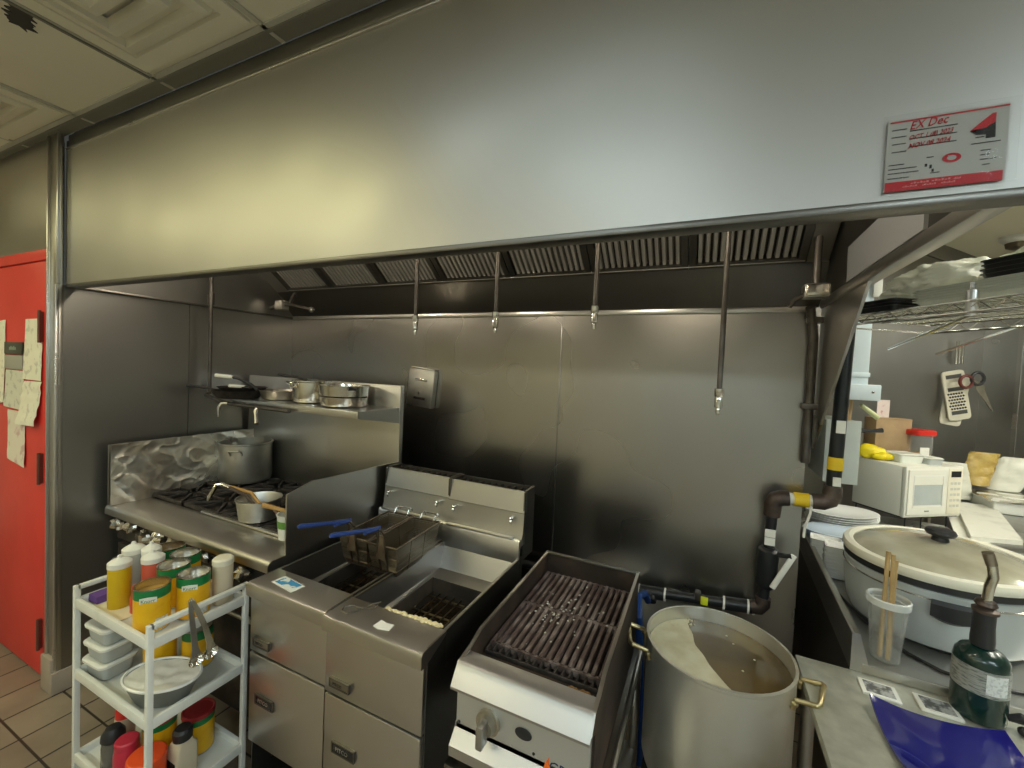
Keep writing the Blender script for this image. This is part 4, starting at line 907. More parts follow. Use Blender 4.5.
# blue plate with upswept corners
def plate_fn(u, v):
    a, b = u * 2 - 1, v * 2 - 1
    r = max(abs(a), abs(b)); x = a * (1 - .10 * (1 - b * b) * 0 + .0) * .140; y = b * .140
    k = 1 + .05 * (1 - (a if abs(b) > abs(a) else b) ** 2) * r ** 2
    x *= k; y *= k
    z = .006 + .014 * max(0, r - .3) ** 1.5 + .026 * (abs(a * b)) ** 2.0
    return (x, y, z)
pb = solo('square_plate', MB().grid(plate_fn, 34, 34, .005), COBALT, 'glossy cobalt blue square plate with upswept corners, front right', 'plate', (.622, 1.372, .796), (0, 0, .03))
# two framed squares behind it
def card(x, y, rz, label):
    t = local('foil_card', label, 'card', (x, y, .80), rz, 'square cards behind the blue plate')
    obj('border', MB().box(-.045, .045, -.036, .036, 0, .008, .002), WHITEP, t); obj('picture', MB().box(-.034, .034, -.027, .027, .008, .0088), mat('dark_card_print', (.10, .10, .10), .3, col2=(.45, .46, .45), vscale=60, lo=.45, hi=.6), t)
card(.523, 1.590, -.06, 'left of two white bordered square cards behind the blue plate'); card(.655, 1.590, -.03, 'right of two white bordered square cards, next to the green canister')
t = thing('kitchen_tongs', 'tongs with black grips lying right of the green canister', 'tongs', (.84, 1.56, .80))
obj('grip', MB().tube([(.802, 1.60, .825), (.825, 1.592, .836), (.842, 1.585, .834), (.85, 1.575, .82), (.845, 1.565, .808)], [.008, .014, .014, .010, .006], 10).ball((.822, 1.575, .812), .012, 10), BLACK, t)
for dy in (0, .035): obj('arm', MB().box(-.008, .008, -.20, .0, .0, .006, .002, Matrix.Translation((.84 + dy * .9, 1.57 + dy * .3, .804 + dy * .5)) @ Matrix.Rotation(.75, 4, 'Z')), CREAM, t)

# dishes on the counter by the pipe
def oval_plate(L=.19, W=.13, h=.022):
    return MB().lathe([(0, 0), (.55, 0), (.62, .004), (.98, h - .003), (1, h), (.97, h + .001), (.60, .008), (0, .006)], 40, (0, 0, 0), L, W)
ov = oval_plate()
b0 = solo('oval_plate', ov, CERAMIC, 'top white oval plate of the tall stack by the yellow taped pipe', 'plate', (.735, 2.90, .985), (0, 0, .5), group='white oval plates')
for i in range(5): dup(b0, (.735 + .004 * math.sin(i * 2), 2.90, .985 - .012 * (i + 1)), ['second', 'third', 'fourth', 'fifth', 'bottom'][i] + ' white oval plate down the tall stack by the taped pipe', .5 + .05 * math.sin(i * 3))
b1 = solo('oval_platter', oval_plate(.16, .115, .016), CERAMICB, 'top bluish platter of the low stack before the oval plates', 'platter', (.665, 2.66, .945), (0, 0, .3), group='bluish platters')
for i in range(4): dup(b1, (.665 + .006 * i, 2.66, .945 - .011 * (i + 1)), ['second', 'third', 'fourth', 'bottom'][i] + ' bluish platter down the low stack before the oval plates', .3 + .03 * i)
solo('upturned_bowl', MB().lathe([(.09, 0), (.095, .0), (.09, .03), (.05, .068), (0, .07), (0, .065), (.05, .062), (.085, .028)], 32), BLACK, 'dark upturned bowl under the bluish platters', 'bowl', (.66, 2.66, .83))
solo('storage_box', MB().box(-.13, .13, -.10, .10, 0, .095, .008), GREYBOX, 'grey box carrying the stack of white oval plates', 'box', (.735, 2.90, .83), (0, 0, .4))
def rect_dish(): 
    m = MB(); loft(m, [[(x, y, z) for x, y in rpoly(0, 0, hx, hy, .012, 3)] for hx, hy, z in ((.050, .038, 0), (.060, .048, .003), (.062, .05, .005), (.062, .05, .0135), (.060, .048, .014), (.05, .038, .004))]); return m
q0 = solo('small_dish', rect_dish(), CERAMIC, 'small rectangular white dish, topmost of the tall front stack', 'dish', (.608, 2.37, .963), (0, 0, -.15), group='small rectangular dishes')
for i in range(14): dup(q0, (.608 + .0015 * math.sin(i * 1.7), 2.37, .963 - .0094 * (i + 1)), 'small rectangular white dish within the tall front stack' if i < 13 else 'small rectangular white dish at the very bottom of the front stack', -.15 + .03 * math.sin(i * 2.3), 'small rectangular dishes')
q1 = dup(q0, (.578, 2.50, .945), 'small rectangular white dish on top of the rear stack', -.2, 'small rectangular dishes')
for i in range(11): dup(q0, (.578, 2.50, .945 - .0094 * (i + 1)), 'small rectangular white dish within the stack behind the front one', -.2 + .03 * math.sin(i * 1.9), 'small rectangular dishes')

# ================================================================== MICROWAVE AND WHAT IS ON IT
MR = Matrix.Translation((1.164, 3.379, .904)) @ Matrix.Rotation(.635, 4, 'Z')
mw = thing('microwave', 'cream microwave oven standing on thin wire legs at the back right', 'microwave', (1.164, 3.379, .88))
w_, d_, h_ = .458, .324, .318
obj('case', MB().box(0, w_, .02, d_, 0, h_, .006, MR), APPW, mw)
obj('front_frame', MB().box(-.002, w_ + .002, -.004, .02, -.002, h_ + .002, .006, MR), APPW, mw)
dm = MB()
for a, b, c, e in ((.012, .325, .205, .30), (.012, .325, .016, .075), (.012, .05, .07, .21), (.288, .325, .07, .21)): dm.box(a, b, -.010, -.003, c, e, 0, MR)
do = obj('door', dm, APPW, mw)
obj('window', MB().box(.045, .293, -.007, -.003, .07, .255, 0, MR), MWGLASS, do)
dm2 = obj('window_frame', MB().box(.05, .29, -.0125, -.008, .258, .264, 0, MR).box(.05, .29, -.0125, -.008, .062, .068, 0, MR).box(.05, .055, -.0125, -.008, .066, .26, 0, MR).box(.286, .290, -.0125, -.008, .066, .26, 0, MR), WHITEP, do)
obj('badge', MB().box(.15, .185, -.012, -.009, .035, .043, 0, MR), LABELG, do)
pn = obj('control_panel', MB().box(.335, .448, -.009, -.003, .012, .306, .002, MR), CREAM, mw)
obj('display', MB().box(.352, .432, -.0105, -.008, .252, .29, 0, MR), BLACKG, pn)
BG = mat('button_grey', (.55, .55, .48), .5)
for i in range(3):
    for j in range(5): obj('button', MB().box(.352 + i * .029, .372 + i * .029, -.0105, -.008, .06 + j * .036, .076 + j * .036, 0, MR), BG, pn)
lr = thing('wire_rack', 'thin black wire rack under the microwave', 'rack', (1.164, 3.379, .83))
obj('frame', MB().tube([MR @ Vector(p) for p in ((.01, .01, -.006), (w_ - .01, .01, -.006), (w_ - .01, d_ - .01, -.006), (.01, d_ - .01, -.006))], .004, 8, True), BLACK, lr)
for x, y in ((.03, .01), (.16, .01), (w_ - .09, .01), (.03, d_ - .01), (w_ - .03, d_ - .01)):
    p = MR @ Vector((x, y, 0)); obj('leg', MB().cyl((p.x, p.y, .83), (p.x, p.y, .90), .004, n=8), BLACK, lr)
TZ = .904 + h_
def onmw(x, y, z=0.): return MR @ Vector((x, y, h_ + z))
# yellow glove
gm = MB(); p = onmw(.05, .25)
def lump(c, r, s, seed):
    m = MB().lathe([(math.sin(PI * i / 12) * r, -math.cos(PI * i / 12) * r) for i in range(13)], 22)
    for k, v in enumerate(m.v):
        v = Vector(v); d = 1 + .30 * noise.noise(v * 22 + Vector((seed, 0, 0))); m.v[k] = (c[0] + v.x * d * s[0], c[1] + v.y * d * s[1], c[2] + v.z * d * s[2])
    return m
for c, r, s, sd in (((0, 0, .045), .06, (1.2, .9, .75), 1), ((.05, -.045, .03), .035, (1.5, .8, .7), 2), ((.075, -.02, .03), .034, (1.5, .8, .7), 3), ((.02, -.06, .025), .03, (1.4, .8, .7), 5), ((-.035, -.01, .05), .045, (1, .9, 1.1), 8)):
    m = lump(p + Vector(c), r, s, sd); gm.add(m.v, m.f)
solo('rubber_glove', gm, GLOVE, 'crumpled yellow rubber glove on the left of the microwave top', 'glove')
p = onmw(.23, .30)
t = thing('cardboard_box', 'plain brown cardboard box on the microwave, behind the clear trays', 'box', p)
obj('carton', MB().box(-.115, .115, -.06, .05, .0, .275, .004, Matrix.Translation(p) @ Matrix.Rotation(.35, 4, 'Z')), CARD, t)
obj('flap', MB().box(-.113, .113, -.061, -.058, .262, .276, 0, Matrix.Translation(p) @ Matrix.Rotation(.35, 4, 'Z')), CARD, t)
p = onmw(.36, .20)
t = thing('plastic_jar', 'clear square jar with a red lid on the microwave', 'jar', p)
jr = Matrix.Translation(p) @ Matrix.Rotation(.5, 4, 'Z')
jb = MB(); loft(jb, [[tuple(jr @ Vector((x, y, z))) for x, y in rpoly(0, 0, hx, hx, .02, 4)] for hx, z in ((.056, .001), (.062, .01), (.062, .165), (.055, .175), (.053, .175), (.060, .163), (.060, .012), (.054, .005))]); obj('jar_wall', jb, CLEAR, t)
obj('jar_label', MB().box(-.045, .02, -.066, -.063, .03, .095, 0, jr), PAPERW, t)
cb_ = MB(); loft(cb_, [[tuple(jr @ Vector((x, y, z))) for x, y in rpoly(0, 0, .052, .052, .02, 4)] for z in (.006, .05)]); obj('contents', cb_, mat('amber_crumbs', (.62, .38, .10), .8, col2=(.45, .25, .06), vscale=60), t)
lj = MB(); loft(lj, [[tuple(jr @ Vector((x, y, z))) for x, y in rpoly(0, 0, hx, hx, .024, 5)] for hx, z in ((.066, .174), (.073, .177), (.073, .205), (.066, .211))]); obj('lid', lj, RED, t)
def clear_tray(x, y, w2, d2, h2, z, rz, label, m=None):
    p = onmw(x, y, z); R_ = Matrix.Translation(p) @ Matrix.Rotation(rz, 4, 'Z'); t = thing('food_tray', label, 'tray', p)
    b = MB(); loft(b, [[tuple(R_ @ Vector((a, c, zz))) for a, c in rpoly(0, 0, w2 * k, d2 * k, .012, 3)] for k, zz in ((.88, .001), (.97, h2), (1.03, h2 + .002), (.95, h2), (.86, .004))]); obj('tray', b, m or CLEAR, t)
    b = MB(); loft(b, [[tuple(R_ @ Vector((a, c, zz))) for a, c in rpoly(0, 0, w2 * k, d2 * k, .012, 3)] for k, zz in ((1.03, h2 + .003), (1.03, h2 + .006), (.85, h2 + .012), (.80, h2 + .010))]); obj('lid', b, CONTAINER, t)
clear_tray(.175, .145, .085, .065, .05, 0, .5, 'clear lidded food tray on the microwave, right of the glove', CONTAINER)
clear_tray(.30, .08, .055, .045, .035, 0, .5, 'small grey lidded tray in front of the red lidded jar', GREYP)
# papers and boxes behind
solo('notice_paper', MB().grid(lambda u, v: (.0 + .085 * u, .0 + .004 * math.sin(u * 5), .40 * v), 6, 6, .001), mat('pinkish_paper', (.78, .66, .62), .8, col2=(.62, .35, .33), vscale=40, lo=.6, hi=.7), 'pinkish printed sheet standing up behind the cardboard box', 'paper', (1.105, 3.74, 1.22), (0, 0, .45))
t = thing('electrical_box', 'grey electrical box behind the black riser, left of the microwave', 'electrical box', (.76, 3.0, 1.15))
obj('box', MB().box(.66, .815, 3.0, 3.40, 1.148, 1.507, .006), GREYBOX, t)
obj('cover', MB().box(.655, .82, 2.988, 3.0, 1.143, 1.512, .003), GREYBOX, t)
cw = MB()
for i, x in enumerate((.735, .75, .765, .778)): cw.tube([(x, 3.05, 1.505), (x + .004, 3.05, 1.58), (x + .008, 3.06, 1.66)], .007, 8)
obj('conduits', cw, mat('tan_cable', (.50, .36, .20), .6), t)
t = thing('sheet_metal_duct', 'pale blue white metal duct coming down above the grey electrical box', 'duct', (.80, 3.0, 1.63))
obj('duct', MB().box(.69, .845, 3.02, 3.14, 1.715, 2.60, .008), DUCTW, t)
obj('flange', MB().box(.685, .897, 2.99, 3.16, 1.632, 1.722, .006), DUCTW, t)
obj('band', MB().box(.686, .849, 3.012, 3.02, 1.765, 1.79, .003), DUCTW, t)
obj('rivet', MB().ball((.86, 2.99, 1.68), .008, 8), CHROME, t)
obj('white_bracket', MB().box(.832, .872, 3.0, 3.03, 2.22, 2.60, .003), WHITEP, t)
solo('marker_pen', MB().tube([(.84, 3.10, 1.60), (.93, 3.13, 1.53)], [.012, .016], 10), mat('pale_green_pen', (.62, .65, .35), .5), 'pale green pen shaped stick below the duct flange', 'pen')
solo('black_hook', MB().tube([(.85, 3.1, 1.45), (.90, 3.1, 1.452), (.95, 3.11, 1.46)], [.012, .010, .014], 10), BLACK, 'short black handle left of the pinkish sheet', 'handle')

# ================================================================== FAR PREP AREA
fc = thing('far_counter', 'far steel counter behind the microwave, with trays and boards', 'counter', (2.2, 4.1, FZ))
KC = Matrix.Translation((1.46, 3.12, 0)) @ Matrix.Rotation(-.10, 4, 'Z')
obj('worktop', MB().box(0, 2.0, 0, 1.30, .84, .87, .003, KC), COUNTER, fc)
obj('front_edge', MB().box(0, 2.0, -.012, 0, .82, .87, .003, KC), S_APP, fc)
for x, y in ((.05, .05), (1.95, .05), (.05, 1.2), (1.95, 1.2)): obj('leg', MB().cyl(KC @ Vector((x, y, FZ)), KC @ Vector((x, y, .84)), .02, n=10), S_APP, fc)
obj('backsplash', MB().box(0.2, 2.0, 1.29, 1.30, .87, .95, 0, KC), S_APP, fc)
def slabq(name, pts, z0, z1, m, label, cat, **k):
    cx = sum(p[0] for p in pts) / 4; cy = sum(p[1] for p in pts) / 4
    return solo(name, MB().prism([(p[0] - cx, p[1] - cy) for p in pts], 0, z1 - z0), m, label, cat, (cx, cy, z0), **k)
slabq('cutting_board', [(1.40, 3.20), (1.64, 3.27), (1.93, 4.16), (1.70, 4.12)], .872, .897, BOARD, 'white cutting board lying to the right of the microwave', 'board')
slabq('cutting_board', [(1.33, 3.16), (1.46, 3.13), (1.72, 3.98), (1.60, 4.0)], .860, .872, BOARD, 'second white board under the first, edge showing beside the microwave', 'board')
slabq('sheet_pan', [(1.62, 3.14), (2.5, 3.06), (2.6, 3.45), (1.72, 3.50)], .872, .885, S_BRIGHT, 'bright sheet pan at the right edge in front of the foil tray', 'tray')
t = thing('foil_tray', 'foil covered tray with a white edge on the far counter', 'tray', (2.05, 4.2, .91))
obj('tray', MB().box(1.86, 2.45, 4.02, 4.45, .872, .955, .01), WHITEP, t); obj('foil_cover', MB().grid(lambda u, v: (1.84 + .63 * u, 4.0 + .47 * v, .957 + .014 * noise.noise(Vector((u * 6, v * 6, 2)))), 24, 18, .003), FOIL, t, ang=15)
obj('dark_mark', MB().box(2.10, 2.14, 4.015, 4.021, .92, .94), BLACK, t)
t = thing('snack_bag', 'clear bag with brown contents standing on the far counter', 'bag', (2.0, 4.45, .96))
def bagfn(c, w, h, d, seed, ry=0.):
    def f(u, v):
        k = math.sin(PI * v) ** .5 if v < .5 else 1 - .5 * (v - .5)
        a = 2 * PI * u
        return (c[0] + (w * math.cos(a) * (1 - .12 * v)) + .02 * noise.noise(Vector((u * 8, v * 5, seed))) + ry * v * h, c[1] + d * math.sin(a) * (1.02 - v) + .02 * noise.noise(Vector((u * 7, v * 6, seed + 3))), c[2] + h * v)
    return f
obj('contents', MB().grid(bagfn((1.92, 4.44, .99), .095, .25, .07, 1, .25), 24, 12), RAWHIDE, t)
obj('bag', MB().grid(bagfn((2.10, 4.50, .965), .12, .25, .09, 4, .45), 24, 12), BAGP, t)
solo('snack_bag', MB().grid(bagfn((1.72, 4.30, .90), .15, .26, .09, 7, -.1), 24, 12), BAGP, 'crumpled clear bag right behind the microwave', 'bag')
t = thing('chef_knife', 'knife with a black handle lying on the foil covered tray', 'knife', (2.3, 4.3, .97))
obj('handle', MB().tube([(2.18, 4.25, .985), (2.24, 4.27, .992), (2.36, 4.30, .985)], [.012, .02, .016], 10), BLACK, t); obj('blade', MB().box(2.36, 2.62, 4.29, 4.33, .978, .981), STEELPAN, t)
# utensils hanging on the far wall
def onwall(s, z, off=.02): p = CF - dF * s + nF * off; return Vector((p.x, p.y, z))
WR = Matrix(((dF.x, nF.x, 0, 0), (dF.y, nF.y, 0, 0), (0, 0, 1, 0), (0, 0, 0, 1)))
def hung(x, y, z, roll, yaw=.32): return Matrix.Translation((x, y, z)) @ Matrix.Rotation(PI + yaw, 4, 'Z') @ Matrix.Rotation(roll, 4, 'Y')
def wallm(s, z, off, roll=0.): return Matrix.Translation(onwall(s, z, off)) @ WR @ Matrix.Rotation(roll, 4, 'Y')
t = thing('box_grater', 'white flat grater hanging on the far wall', 'grater', (1.98, 4.9, 1.46))
G = hung(1.975, 4.90, 1.665, .22)
gp_ = MB(); loft(gp_, [[tuple(G @ Vector((x, y, z))) for x, z in rpoly(0, 0, .088, .215, .03, 5)] for y in (-.006, .006)]); obj('plate', gp_, CREAM, t)
GS = mat('grater_slot_grey', (.14, .14, .13), .4, .6)
for z in (.165, .055, -.15): obj('slot', MB().box(-.06, .06, .006, .010, z - .016, z + .016, 0, G), GS, t)
hl = MB()
for i in range(6):
    for j in range(6): q = G @ Vector((-.052 + i * .021 + (.010 if j % 2 else 0), .007, -.115 + j * .026)); hl.ball(q, .0085, 6)
obj('holes', hl, BLACK, t)
G2 = hung(1.985, 4.94, 1.62, -.14)
g2 = MB(); loft(g2, [[tuple(G2 @ Vector((x, y, z))) for x, z in rpoly(0, 0, .085, .22, .03, 5)] for y in (-.006, .006)]); solo('box_grater', g2, CREAM, 'second white grater hanging tilted behind the first', 'grater')
t = thing('kitchen_scissors', 'kitchen scissors with dark red handles hanging beside the grater', 'scissors', (2.07, 4.86, 1.56))
S1 = hung(2.07, 4.86, 1.80, 0.) @ Matrix.Rotation(PI, 4, 'Z')
for k, (cx, cz) in enumerate(((-.065, -.015), (.02, .015))):
    obj('handle', MB().tube([S1 @ Vector((cx + .048 * math.cos(a), 0, cz + .052 * math.sin(a))) for a in [2 * PI * i / 16 for i in range(16)]], .012, 8, True), mat('dark_red_handle', (.16, .03, .02), .4) if k == 0 else BLACK, t)
obj('blade', MB().prism([(.0, .0), (.05, -.02), (.155, -.25), (.145, -.255), (.02, -.08)], -.003, .003, 'y').xf(S1), STEELPAN, t)
obj('blade', MB().prism([(.05, .0), (.08, -.04), (.085, -.11), (.06, -.09), (.03, -.04)], .003, .006, 'y').xf(S1), STEELPAN, t)
for i, (s, z, L_) in enumerate(((.66, 2.04, .20), (.60, 2.02, .16), (.535, 2.04, .18))):
    G = wallm(s, z, .03, -.05); o = solo('hook_rod', MB().tube([G @ Vector((.01, 0, L_ / 2)), G @ Vector((0, 0, 0)), G @ Vector((-.006, 0, -L_ / 2))], [.012 if i == 0 else .008] * 3, 8), STEELPAN, ['leftmost of three steel rods hanging above the grater', 'middle of three steel rods hanging above the grater', 'rightmost of three steel rods hanging above the grater'][i], 'rod', group='steel rods under the wire shelf')

# ------------------------------------------------------------------ chrome wire shelf with containers
# built in its own frame: local x along the front edge (to the far left), y to the back right
SA = Vector((.814, 1.705, 0)); SB = Vector((.633, 1.991, 0))
sdx = (SB - SA).normalized(); sdy = Vector((-sdx.y, sdx.x, 0)) * -1
SM = Matrix(((sdx.x, sdy.x, 0, SA.x), (sdx.y, sdy.y, 0, SA.y), (0, 0, 1, 0), (0, 0, 0, 1)))
LX0, LX1, LYD, SZ2 = -.55, .62, .50, 2.0
ws = thing('wire_shelf', 'chrome wire shelf at upper right piled with bagged containers', 'shelf', (SA.x, SA.y, SZ2))
def W(x, y, z): return SM @ Vector((x, y, z))
rim_ = MB()
for z in (SZ2, SZ2 - .035):
    rim_.tube([W(LX0, 0, z), W(LX1, 0, z), W(LX1, LYD, z), W(LX0, LYD, z)], .0045, 8, True)
obj('rim', rim_, CHROME, ws)
zg = MB()
for y in (0., LYD):
    n_ = 34; pts = [W(LX0 + (LX1 - LX0) * i / n_, y, SZ2 - (.003 if i % 2 else .032)) for i in range(n_ + 1)]; zg.tube(pts, .0026, 6)
obj('truss_wire', zg, CHROME, ws)
wr_ = MB()
for i in range(46):
    x = LX0 + .01 + (LX1 - LX0 - .02) * i / 45; wr_.tube([W(x, 0, SZ2 + .003), W(x, LYD, SZ2 + .003)], .0022, 6)
for y in (.12, .25, .38): wr_.tube([W(LX0, y, SZ2 - .004), W(LX1, y, SZ2 - .004)], .004, 6)
obj('deck_wires', wr_, CHROME, ws)
obj('brace', MB().tube([(.762, 1.80, 1.962), (.80, 2.62, 1.90)], .006, 8), CHROME, ws)
obj('brace', MB().tube([(1.06, 2.25, 1.965), (1.10, 2.95, 1.90)], .006, 8), CHROME, ws)
cl = MB(); cl.cyl(W(.13, .012, SZ2 - .045), W(.13, .012, SZ2 + .035), .016, n=14); obj('post_clamp', cl, S_BRIGHT, ws)
obj('post', MB().cyl((1.42, 1.74, .80), (1.42, 1.74, 2.3), .012, n=12), CHROME, ws)
obj('hanger', MB().cyl(W(LX1 - .02, .02, SZ2), W(LX1 - .02, .02, CZ2), .006, n=8), CHROME, ws)
obj('hanger', MB().cyl(W(.13, .012, SZ2), W(.13, .012, SZ2 + .06), .008, n=8), CHROME, ws)
# stacks of clear containers and black trays in bags on it
def cont_stack(x, y, hx, hy, n, dz, m, label0, grp, z0=SZ2 + .008):
    r = local('food_container', label0 + ', bottom one', 'container', W(x, y, z0), math.atan2(sdx.y, sdx.x), grp)
    b = MB(); loft(b, [[(a, c, z) for a, c in rpoly(0, 0, hx * k, hy * k, .02, 3)] for k, z in ((.9, 0), (.99, dz * 1.6), (1.03, dz * 1.65), (1.03, dz * 1.8), (.96, dz * 1.75), (.88, .003))]); obj('tub', b, m, r)
    for i in range(1, n):
        dup(r, W(x + .003 * math.sin(i * 2.1), y + .003 * math.cos(i * 1.3), z0 + dz * i), label0 + (', top one' if i == n - 1 else ', mid stack'), None)
BLKT = mat('black_tray_plastic', (.012, .012, .014), .3)
cont_stack(.14, .12, .17, .11, 6, .0085, CONTAINER, 'clear container, front low stack on wire shelf', 'clear containers on the wire shelf')
cont_stack(-.23, .12, .16, .11, 4, .0085, CONTAINER, 'clear container, right stack on wire shelf', 'clear containers on the wire shelf')
cont_stack(.47, .10, .09, .08, 3, .012, BLKT, 'black tray, left end of wire shelf', 'black trays on the wire shelf')
cont_stack(.055, .14, .10, .08, 4, .014, BLKT, 'black tray in the stack on the front clear containers', 'black trays on the wire shelf', SZ2 + .068)
def baglump(x, y, rx, ry, rz, seed, label, z0=SZ2 + .006):
    m = MB().lathe([(math.sin(PI * i / 60), -math.cos(PI * i / 60)) for i in range(61)], 110)
    for k, v in enumerate(m.v):
        v = Vector(v); d = 1 + .20 * noise.noise(v * 2.6 + Vector((seed, 0, 0))) + .16 * abs(noise.noise(v * 4.5 + Vector((0, seed, 0)))) + .09 * abs(noise.noise(v * 11 + Vector((seed, 0, 4))))
        q = W(x + v.x * d * rx, y + v.y * d * ry, z0 + rz * (1 + max(-1, v.z * d))); m.v[k] = tuple(q)
    return solo('plastic_bag', m, BAGP, label, 'bag', ang=60)
baglump(.40, .26, .19, .14, .095, 3, 'big crumpled clear bag at the left end of the wire shelf')
baglump(.12, .36, .20, .10, .115, 11, 'tall crumpled clear bag behind the low container stack')
baglump(-.16, .40, .18, .08, .125, 19, 'clear bag draped behind the black trays at the right edge')
# detector on the far ceiling
t = thing('smoke_detector', 'round white detector with a dark grille on the far ceiling', 'detector', (2.17, 4.68, CZ2))
obj('base', MB().lathe([(0, CZ2), (.10, CZ2), (.098, CZ2 - .025), (.07, CZ2 - .05), (0, CZ2 - .052)], 28, (2.17, 4.68, 0)), WHITEP, t)
obj('grille', MB().lathe([(0, CZ2 - .05), (.066, CZ2 - .05), (.06, CZ2 - .085), (.03, CZ2 - .1), (0, CZ2 - .102)], 24, (2.17, 4.68, 0)), mat('detector_grille', (.18, .15, .10), .4, .7), t)

# ================================================================== WHITE TROLLEY
TX0, TX1, TY0, TY1 = -2.09, -1.585, .720, 1.030
TR = thing('utility_cart', 'white three tier metal cart loaded with sauces and cans, front left', 'cart', ((TX0 + TX1) / 2, (TY0 + TY1) / 2, FZ))
MESHW = mesh_alpha_mat('perforated_white_sheet', (.66, .67, .63), 0., .007, .5, .62)
SH = (.770, .500, .175)
pw = .009
for x in (TX0, TX1):
    for y in (TY0, TY1):
        obj('post', MB().box(x - pw, x + pw, y - pw, y + pw, FZ + .05, .842, .002), WHITE, TR)
        obj('caster', MB().cyl((x - .012, y, FZ + .028), (x + .012, y, FZ + .028), .027, n=18), BLACK, TR)
for x in (TX0, TX1): obj('top_rail', MB().box(x - pw, x + pw, TY0, TY1, .826, .842, .002), WHITE, TR, label='raised end rail')
for z in SH:
    s_ = MB()
    for a in ((TX0, TX1, TY0 - .007, TY0 + .007), (TX0, TX1, TY1 - .007, TY1 + .007), (TX0 - .007, TX0 + .007, TY0, TY1), (TX1 - .007, TX1 + .007, TY0, TY1)): s_.box(a[0], a[1], a[2], a[3], z - .010, z + .024, .001)
    fr_ = obj('shelf_frame', s_, WHITE, TR)
    obj('shelf_sheet', MB().box(TX0 + .007, TX1 - .007, TY0 + .007, TY1 - .007, z - .004, z - .002), MESHW if z > .3 else WHITE, fr_)
s1, s2, s3 = [z - .001 for z in SH]
# ---- tall seasoning cans
def can(x, y, z, label, open_m, h=.155, r=.0505, lidm=None, grp='yellow and green cans'):
    t = local('food_can', label, 'can', (x, y, z), 0, grp)
    obj('can_wall', MB().lathe([(0, .001), (r - .001, .001), (r, .004), (r, h - .004), (r + .0015, h), (r - .002, h), (r - .003, h - .012), (r - .003, h - .03)], 44), STEELPAN, t)
    obj('yellow_label', MB().lathe([(r + .0006, .008), (r + .0006, h - .036)], 44), CANYEL, t)
    obj('green_band', MB().lathe([(r + .0007, h - .036), (r + .0007, h - .004)], 44), CANGRN, t)
    if lidm: obj('lid', MB().lathe([(r + .003, h - .012), (r + .003, h + .002), (r, h + .004), (r - .006, h - .002), (0, h - .002)], 44), lidm, t)
    else: obj('inside', MB().lathe([(r - .003, h - .028), (0, h - .028)], 40), open_m, t)
    return t
def can_logo(t, a_deg, h=.155, r=.0505):
    # white curved name plate with lettering, wrapped on the can
    m = MB(); o = []
    for i in range(13):
        a = math.radians(a_deg - 27 + 54 * i / 12); o.append(((r + .0014) * math.cos(a), (r + .0014) * math.sin(a), .004 * math.sin(PI * i / 12)))
    loft(m, [[(x, y, h - .046 + dz), (x, y, h - .028 + dz), (x * .985, y * .985, h - .028 + dz), (x * .985, y * .985, h - .046 + dz)] for x, y, dz in o])
    p = obj('name_plate', m, WHITEP, t)
    tm = text_mb('Knorr', .0155, Matrix.Identity(4)); w = max(v[0] for v in tm.v)
    for k, v in enumerate(tm.v):
        a = math.radians(a_deg) + (v[0] - w / 2) / r; tm.v[k] = ((r + .0017 + v[2]) * math.cos(a), (r + .0017 + v[2]) * math.sin(a), h - .042 + v[1])
    obj('lettering', tm, CANGRN, p, smooth=False)
    pc = MB(); o = []
    for i in range(11):
        a = math.radians(a_deg + 22 + 46 * i / 10); o.append(((r + .0012) * math.cos(a), (r + .0012) * math.sin(a)))
    loft(pc, [[(x, y, .014), (x, y, .05), (x * .99, y * .99, .05), (x * .99, y * .99, .014)] for x, y in o]); obj('nutrition_panel', pc, LABELW, t)
CA = can(-1.700, .778, s1, 'nearest yellow and green can on the cart, with orange powder inside', mat('orange_powder', (.42, .24, .04), .8)); can_logo(CA, 322)
CB = can(-1.668, .890, s1, 'yellow and green can with a silver inside, under the tongs', ALU); can_logo(CB, 318)
can(-1.800, .892, s1, 'empty grey can behind the two nearest cans', ALU)
can(-1.868, .965, s1, 'silver topped can in the back row beside the brown filled one', ALU)
can(-1.985, .968, s1, 'back row can with brown sauce inside', mat('brown_sauce', (.16, .10, .03), .4))
CD = can(-1.862, .880, s2, 'left of two cans on the middle shelf behind the white bowl', ALU, .235 - .08); CE = can(-1.768, .962, s2, 'right of two cans on the middle shelf behind the white bowl', ALU, .155)
# ---- squeeze bottles
def bottle(x, y, z, label, body, cap, r=.033, h=.155, caph=.028, grp=None, taper=1., nozzle=True):
    t = local('sauce_bottle', label, 'bottle', (x, y, z), 0, grp)
    obj('body', MB().lathe([(0, .001), (r - .003, .001), (r, .006), (r, h * .62), (r * taper, h - .01), (r * taper * .94, h), (0, h)], 30), body, t)
    k = r * taper
    pr = [(k * .9, h - .006), (k * 1.05, h - .002), (k * 1.05, h + caph * .55), (k * .86, h + caph * .75)]
    pr += [(k * .5, h + caph), (k * .26, h + caph + .004), (k * .18, h + caph + .013), (0, h + caph + .014)] if nozzle else [(0, h + caph * .8)]
    obj('cap', MB().lathe(pr, 30), cap, t); return t
bottle(-1.945, .787, s1, 'mustard yellow squeeze bottle with a white cap at the cart front', MUSTARD, WHITEP, .034, .155)
bottle(-2.015, .858, s1, 'squeeze bottle with a white cap farthest back at the left of the cart', GREYP, WHITEP, .034, .165, .028)
bottle(-1.945, .885, s1, 'second white capped pale bottle just behind the mustard bottle', WHITEP, WHITEP, .030, .168, .03)
bottle(-1.895, .868, s1, 'squeeze bottle of red sauce with a white cap', mat('red_sauce', (.55, .10, .06), .35), WHITEP, .035, .155)
